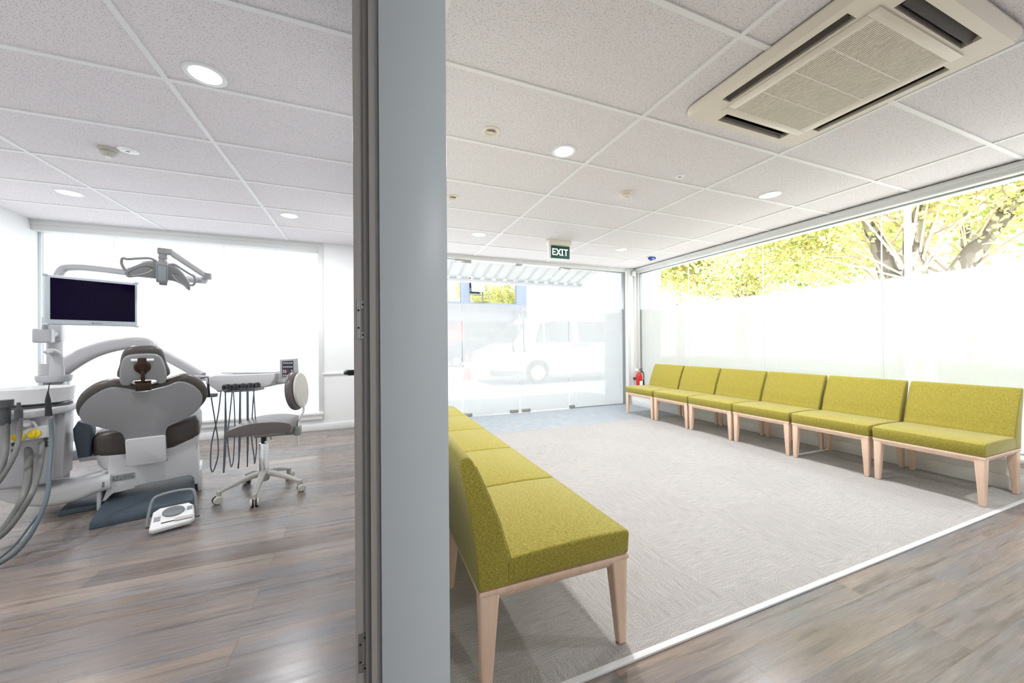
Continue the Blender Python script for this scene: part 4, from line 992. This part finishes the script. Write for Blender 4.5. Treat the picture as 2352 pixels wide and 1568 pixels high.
# blue upper wall with window openings modelled as frame members
Y0 = 26
box(wb, -8, 11.6, Y0, Y0+6, 3.35, 4.10); box(wb, -8, 11.6, Y0, Y0+6, 6.6, 7.6); box(wb, 10.75, 11.6, Y0, Y0+6, 4.1, 6.6)
for x in (-7.9, -3.2, 1.5, 6.40): box(wb, x, x+.62, Y0, Y0+.3, 4.1, 6.6)
box(wb, -8, 11.6, Y0+.35, Y0+6, 4.1, 6.6)
obj('upper_wall', wb, M_bb, bd, world=True)
for i, (a, c) in enumerate(((-7.28, -3.2), (-2.58, 1.5), (2.12, 6.4), (7.02, 10.75))):
    g = new(); box(g, a+.04, c-.04, Y0+.12, Y0+.14, 4.14, 6.56); gw = obj('window', g, M_winmir, bd, world=True)
    f = new()
    for x in (a, c-.04): box(f, x, x+.04, Y0+.05, Y0+.16, 4.1, 6.6)
    box(f, a, c, Y0+.05, Y0+.16, 4.1, 4.14)
    if i == 3: box(f, 8.05, 8.10, Y0+.05, Y0+.17, 4.1, 6.6); box(f, 7.02, 8.1, Y0+.05, Y0+.17, 4.66, 4.72)
    obj('window_frame', f, mat('frame_dark_%d' % i, (.10, .13, .17), .4), gw, world=True)
sw = new(); hexa(sw, [(7.08, Y0-.45, 4.85), (8.05, Y0-.45, 4.85), (8.05, Y0-.42, 4.84), (7.08, Y0-.42, 4.84)], [(7.08, Y0+.05, 6.5), (8.05, Y0+.05, 6.5), (8.05, Y0+.08, 6.5), (7.08, Y0+.08, 6.5)]); obj('open_sash', sw, M_winmir, bd, world=True)
fb = new(); box(fb, -8, 11.6, Y0-.3, Y0+6, 2.72, 3.35); box(fb, 10.6, 11.6, Y0, Y0+6, -.15, 2.72); box(fb, -8, 11.6, Y0+2.5, Y0+6, -.15, 2.72); obj('fascia', fb, M_lav, bd, world=True)
sh_ = new(); box(sh_, 7.0, 10.5, Y0+1.8, Y0+1.9, .9, 2.72); obj('shop_interior', sh_, mat('shop_dark', (.07, .08, .09), .6), bd, world=True)
sh_ = new(); box(sh_, 5.2, 6.7, Y0+.2, Y0+.3, .6, 2.72); obj('red_door', sh_, mat('shop_red', (.55, .12, .12), .6), bd, world=True)
sh_ = new(); random.seed(5)
for k in range(22): x = random.uniform(7.2, 10.2); z = random.uniform(1.0, 2.3); box(sh_, x, x+random.uniform(.08, .4), Y0+1.72, Y0+1.78, z, z+random.uniform(.05, .35))
obj('shop_display', sh_, mat('shop_pale', (.6, .62, .66), .5), bd, world=True)

lp = thing('street_lamp', 'thin blue grey street lamp with curved arm right of the blue building', 'street lamp', (12.1, 26, -.15))
obj('pole', tube(new(), [(12.35, 26, -.15), (12.35, 26, 4.5), (12.30, 26, 5.3), (11.9, 26, 5.85)], .05, 8, 4), mat('lamp_bluegrey', (.25, .4, .5), .5), lp, world=True)
lp = thing('flag_pole', 'straight thin pole behind the van roof', 'pole', (14.5, 28, -.15))
obj('pole', tube(new(), [(14.9, 28, -.15), (14.9, 28, 7.0)], .045, 8, 0), D.materials['lamp_bluegrey'], lp, world=True)

po = thing('white_post', 'thick white post outside the long window in front of the tree', 'post', (7.0, 2.68, -.15))
obj('shaft', box(new(), 6.97, 7.03, 2.655, 2.715, -.15, 4.2, .006), mat('post_white', (.9, .9, .9), .5), po, world=True)
obj('side_arm', box(new(), 6.98, 7.02, 2.36, 2.64, 2.95, 2.99, .004), D.materials['post_white'], po, world=True)

wb_ = thing('white_warehouse', 'long white building with small windows far beyond the trees', 'building', (26, 6, -.15))
obj('walls', box(new(), 23, 32, -14, 20, -.15, 3.95), mat('warehouse_white', (.88, .88, .88), .6), wb_, world=True)
obj('roof', hexa(new(), [(22.7, -14.3, 3.95), (32.3, -14.3, 3.95), (32.3, 20.3, 3.95), (22.7, 20.3, 3.95)], [(22.9, -14, 4.15), (32.1, -14, 4.6), (32.1, 20, 4.6), (22.9, 20, 4.15)]), mat('roof_pale', (.8, .82, .84), .5), wb_, world=True)
for y0_, y1_, z0_, z1_ in ((4.9, 6.3, 2.3, 2.9), (6.6, 7.5, 2.3, 2.9), (12.2, 13.0, 1.8, 2.4), (13.6, 14.2, 1.8, 2.4), (9.8, 11.2, 1.2, 2.2), (1.0, 2.4, 2.3, 2.9)):
    obj('window', box(new(), 22.96, 23.02, y0_, y1_, z0_, z1_), mat('warehouse_glass', (.30, .33, .42), .3) if 'warehouse_glass' not in D.materials else D.materials['warehouse_glass'], wb_, world=True)

# trees
def leafmat(name, cols):
    m = D.materials.new(name); m.use_nodes = True; n = m.node_tree.nodes; l = m.node_tree.links
    p = n['Principled BSDF']; p.inputs['Roughness'].default_value = .45
    at = n.new('ShaderNodeAttribute'); at.attribute_name = 'tone'
    r = n.new('ShaderNodeValToRGB'); e = r.color_ramp.elements
    while len(e) < len(cols): e.new(.5)
    for i, c in enumerate(cols): e[i].position = i/(len(cols)-1); e[i].color = (*c, 1)
    l.new(at.outputs['Fac'], r.inputs[0]); l.new(r.outputs[0], p.inputs['Base Color'])
    tr_ = n.new('ShaderNodeBsdfTranslucent'); mx = n.new('ShaderNodeMixShader'); mx.inputs[0].default_value = .45
    l.new(r.outputs[0], tr_.inputs[0]); l.new(p.outputs[0], mx.inputs[1]); l.new(tr_.outputs[0], mx.inputs[2]); l.new(mx.outputs[0], n['Material Output'].inputs[0])
    return m
M_leaf = leafmat('plane_leaf', [(.16, .25, .06), (.45, .54, .15), (.78, .76, .34), (.93, .84, .42), (.88, .64, .38)])
M_bark = mat('mottled_bark', (.5, .47, .4), .85)
co = objco(M_bark, (1, 1, .6)); vv_ = N(M_bark, 'ShaderNodeTexVoronoi'); vv_.inputs['Scale'].default_value = 9; L(M_bark, co, vv_.inputs['Vector'])
L(M_bark, ramp(M_bark, vv_.outputs['Color'], [(.25, (.12, .10, .08)), (.5, (.27, .24, .20)), (.75, (.40, .37, .31))]), P(M_bark).inputs['Base Color'])
LEAF = [(0, 0), (.30, .05), (.50, .32), (.28, .40), (.32, .70), (.10, .60), (0, 1.0), (-.10, .60), (-.32, .70), (-.28, .40), (-.50, .32), (-.30, .05)]
def tree(x, y, seed, stems, crown, nleaf, label, size=.13):
    random.seed(seed)
    t = thing('plane_tree', label, 'tree', (x, y, -.15), 0, 'plane trees along the street')
    tk = new(); tips = []
    for pts_, r0, r1 in stems:
        tube(tk, [(a, c, e) for a, c, e in pts_], (r0, r1), 12, 5); tips.append(pts_[-1])
    obj('trunk', tk, M_bark, t)
    br_ = new(); nodes = []
    for (cx_, cy2, cz_, rx, ry, rz_) in crown:
        for k in range(9):
            s = random.choice([p for st in stems for p in st[0][len(st[0])//2:]])
            a, e = random.uniform(0, 6.28), random.uniform(-.6, 1)
            q = Vector((cx_+rx*.85*math.cos(a)*math.cos(e), cy2+ry*.85*math.sin(a)*math.cos(e), cz_+rz_*.8*math.sin(e)))
            s = Vector(s); mid = (s+q)/2+Vector((random.uniform(-.3, .3), random.uniform(-.3, .3), random.uniform(0, .4)))
            tube(br_, [s, mid, q], (.024, .006), 6, 4); nodes += [mid, (mid+q)/2, q, q]
            for _ in range(4):
                q2 = q+Vector([random.uniform(-.6, .6) for _ in range(3)]); tube(br_, [(mid+q)/2, (mid+q)/2*.4+q2*.6+Vector((0, 0, .1)), q2], (.014, .004), 5, 2); nodes.append(q2)
    obj('branches', br_, mat('branch_brown', (.55, .46, .38), .8) if 'branch_brown' not in D.materials else D.materials['branch_brown'], t)
    verts, faces, tone = [], [], []
    clumps = [(n_+Vector([random.gauss(0, .25) for _ in range(3)]), random.random()) for n_ in nodes for _ in range(5)]
    for k in range(nleaf):
        c_n, tn = random.choice(clumps)
        p = c_n+Vector([random.gauss(0, .20) for _ in range(3)])
        s = size*random.uniform(.6, 1.25)
        nrm = Vector((random.gauss(0, .6), random.gauss(0, .6), random.uniform(.1, 1))).normalized(); a = nrm.orthogonal().normalized(); a.rotate(Matrix.Rotation(random.uniform(0, 6.28), 3, nrm)); c = nrm.cross(a)
        i0_ = len(verts)
        for lx, ly in LEAF: verts.append(p+a*lx*s+c*ly*s+nrm*(-.25*lx*lx*s))
        faces.append(tuple(range(i0_, i0_+len(LEAF)))); tone.append(min(1, max(0, tn*.75+random.uniform(-.1, .35))))
    me = D.meshes.new('leaves'); me.from_pydata([tuple(v_) for v_ in verts], [], faces)
    at = me.attributes.new('tone', 'FLOAT', 'FACE'); at.data.foreach_set('value', tone)
    me.materials.append(M_leaf); lo = D.objects.new('foliage', me); COL.objects.link(lo); lo.parent = t
    return t
tree(10.0, 3.75, 11, [([(0, 0, 0), (.02, .0, 1.1), (.12, .25, 1.9), (.2, .55, 3.0), (.3, 1.0, 4.6)], .30, .10), ([(0, 0, .1), (0, -.05, 1.3), (-.1, -.05, 2.4), (0, 0, 3.6), (.1, -.1, 5.0)], .26, .09), ([(0, 0, .1), (.0, -.12, 1.3), (.1, -.5, 2.4), (.3, -1.0, 3.4), (.5, -1.6, 4.4)], .24, .08)],
     [(.2, 1.7, 3.9, 1.3, 1.9, 1.0), (.5, 3.2, 3.4, 1.3, 1.5, .9), (.5, -1.3, 4.3, 1.2, 1.3, 1.0), (.3, -2.4, 3.6, .9, .8, .5), (.2, 0, 5.6, 1.8, 2.4, 1.2), (.6, .8, 5.0, 1.3, 3.2, .8), (0, -3.8, 4.6, .8, 1.2, .8), (.3, 0, 7.4, 2.6, 3.0, 1.5)], 36000, 'plane tree with thick forked mottled trunk beyond the long window', .095)
tree(12.5, 9.2, 12, [([(0, 0, 0), (.05, 0, 1.6), (.1, .2, 3.0), (.1, .5, 5.4)], .22, .08), ([(0, 0, 1.0), (.1, -.3, 2.6), (.2, -.9, 4.4)], .15, .06)],
     [(0, -1.6, 3.9, 1.5, 1.7, 1.2), (-.1, .5, 3.9, 1.5, 1.7, 1.3), (0, 0, 6.0, 2.3, 2.8, 1.4), (-.3, 2.2, 4.2, 1.2, 1.2, 1.0), (-.3, -1, 5.2, 1.4, 2.6, .8), (0, 0, 7.6, 2.6, 3.0, 1.4)], 24000, 'leafy plane tree left of the forked tree, beyond the long window', .14)
tree(15.5, 14.8, 13, [([(0, 0, 0), (.05, 0, 2.0), (.1, .2, 4.0), (.1, .3, 6.4)], .22, .08)],
     [(0, -.2, 4.6, 1.9, 2.0, 1.4), (0, 0, 6.6, 2.4, 2.6, 1.5)], 9000, 'smaller looking plane tree farthest left through the long window', .16)
tree(18.5, 5.5, 14, [([(0, 0, 0), (.05, 0, 2.0), (.1, .2, 4.0), (.1, .3, 7.4)], .24, .08)],
     [(0, .4, 5.4, 2.2, 3.2, 1.3), (0, 0, 7.6, 2.8, 3.2, 1.8)], 12000, 'plane tree farthest away behind the forked tree', .17)
# grass verge: long blades
gv, gf = [], []; random.seed(21)
for k in range(9000):
    x = random.uniform(15.0, 19.5); y = random.uniform(1, 19); h_ = random.uniform(.2, .62)*(1.0 if math.sin(y*1.3)+math.sin(y*.7+x) > -.5 else .4); a = random.uniform(0, 6.28); w_ = .025
    dx, dy = math.cos(a)*w_, math.sin(a)*w_; lx, ly = random.uniform(-.15, .15), random.uniform(-.15, .15); i0_ = len(gv)
    gv += [(x-dx, y-dy, -.15), (x+dx, y+dy, -.15), (x+dx*.6+lx*.5, y+dy*.6+ly*.5, -.15+h_*.6), (x+lx, y+ly, -.15+h_), (x-dx*.6+lx*.5, y-dy*.6+ly*.5, -.15+h_*.6)]; gf.append((i0_, i0_+1, i0_+2, i0_+3, i0_+4))
me = D.meshes.new('verge_grass'); me.from_pydata(gv, [], gf); me.materials.append(mat('grass_green', (.16, .28, .06), .7)); g = D.objects.new('verge_grass', me); COL.objects.link(g); tag(g, 'tall green grass on the verge beyond the frosted band', 'grass', kind='stuff')
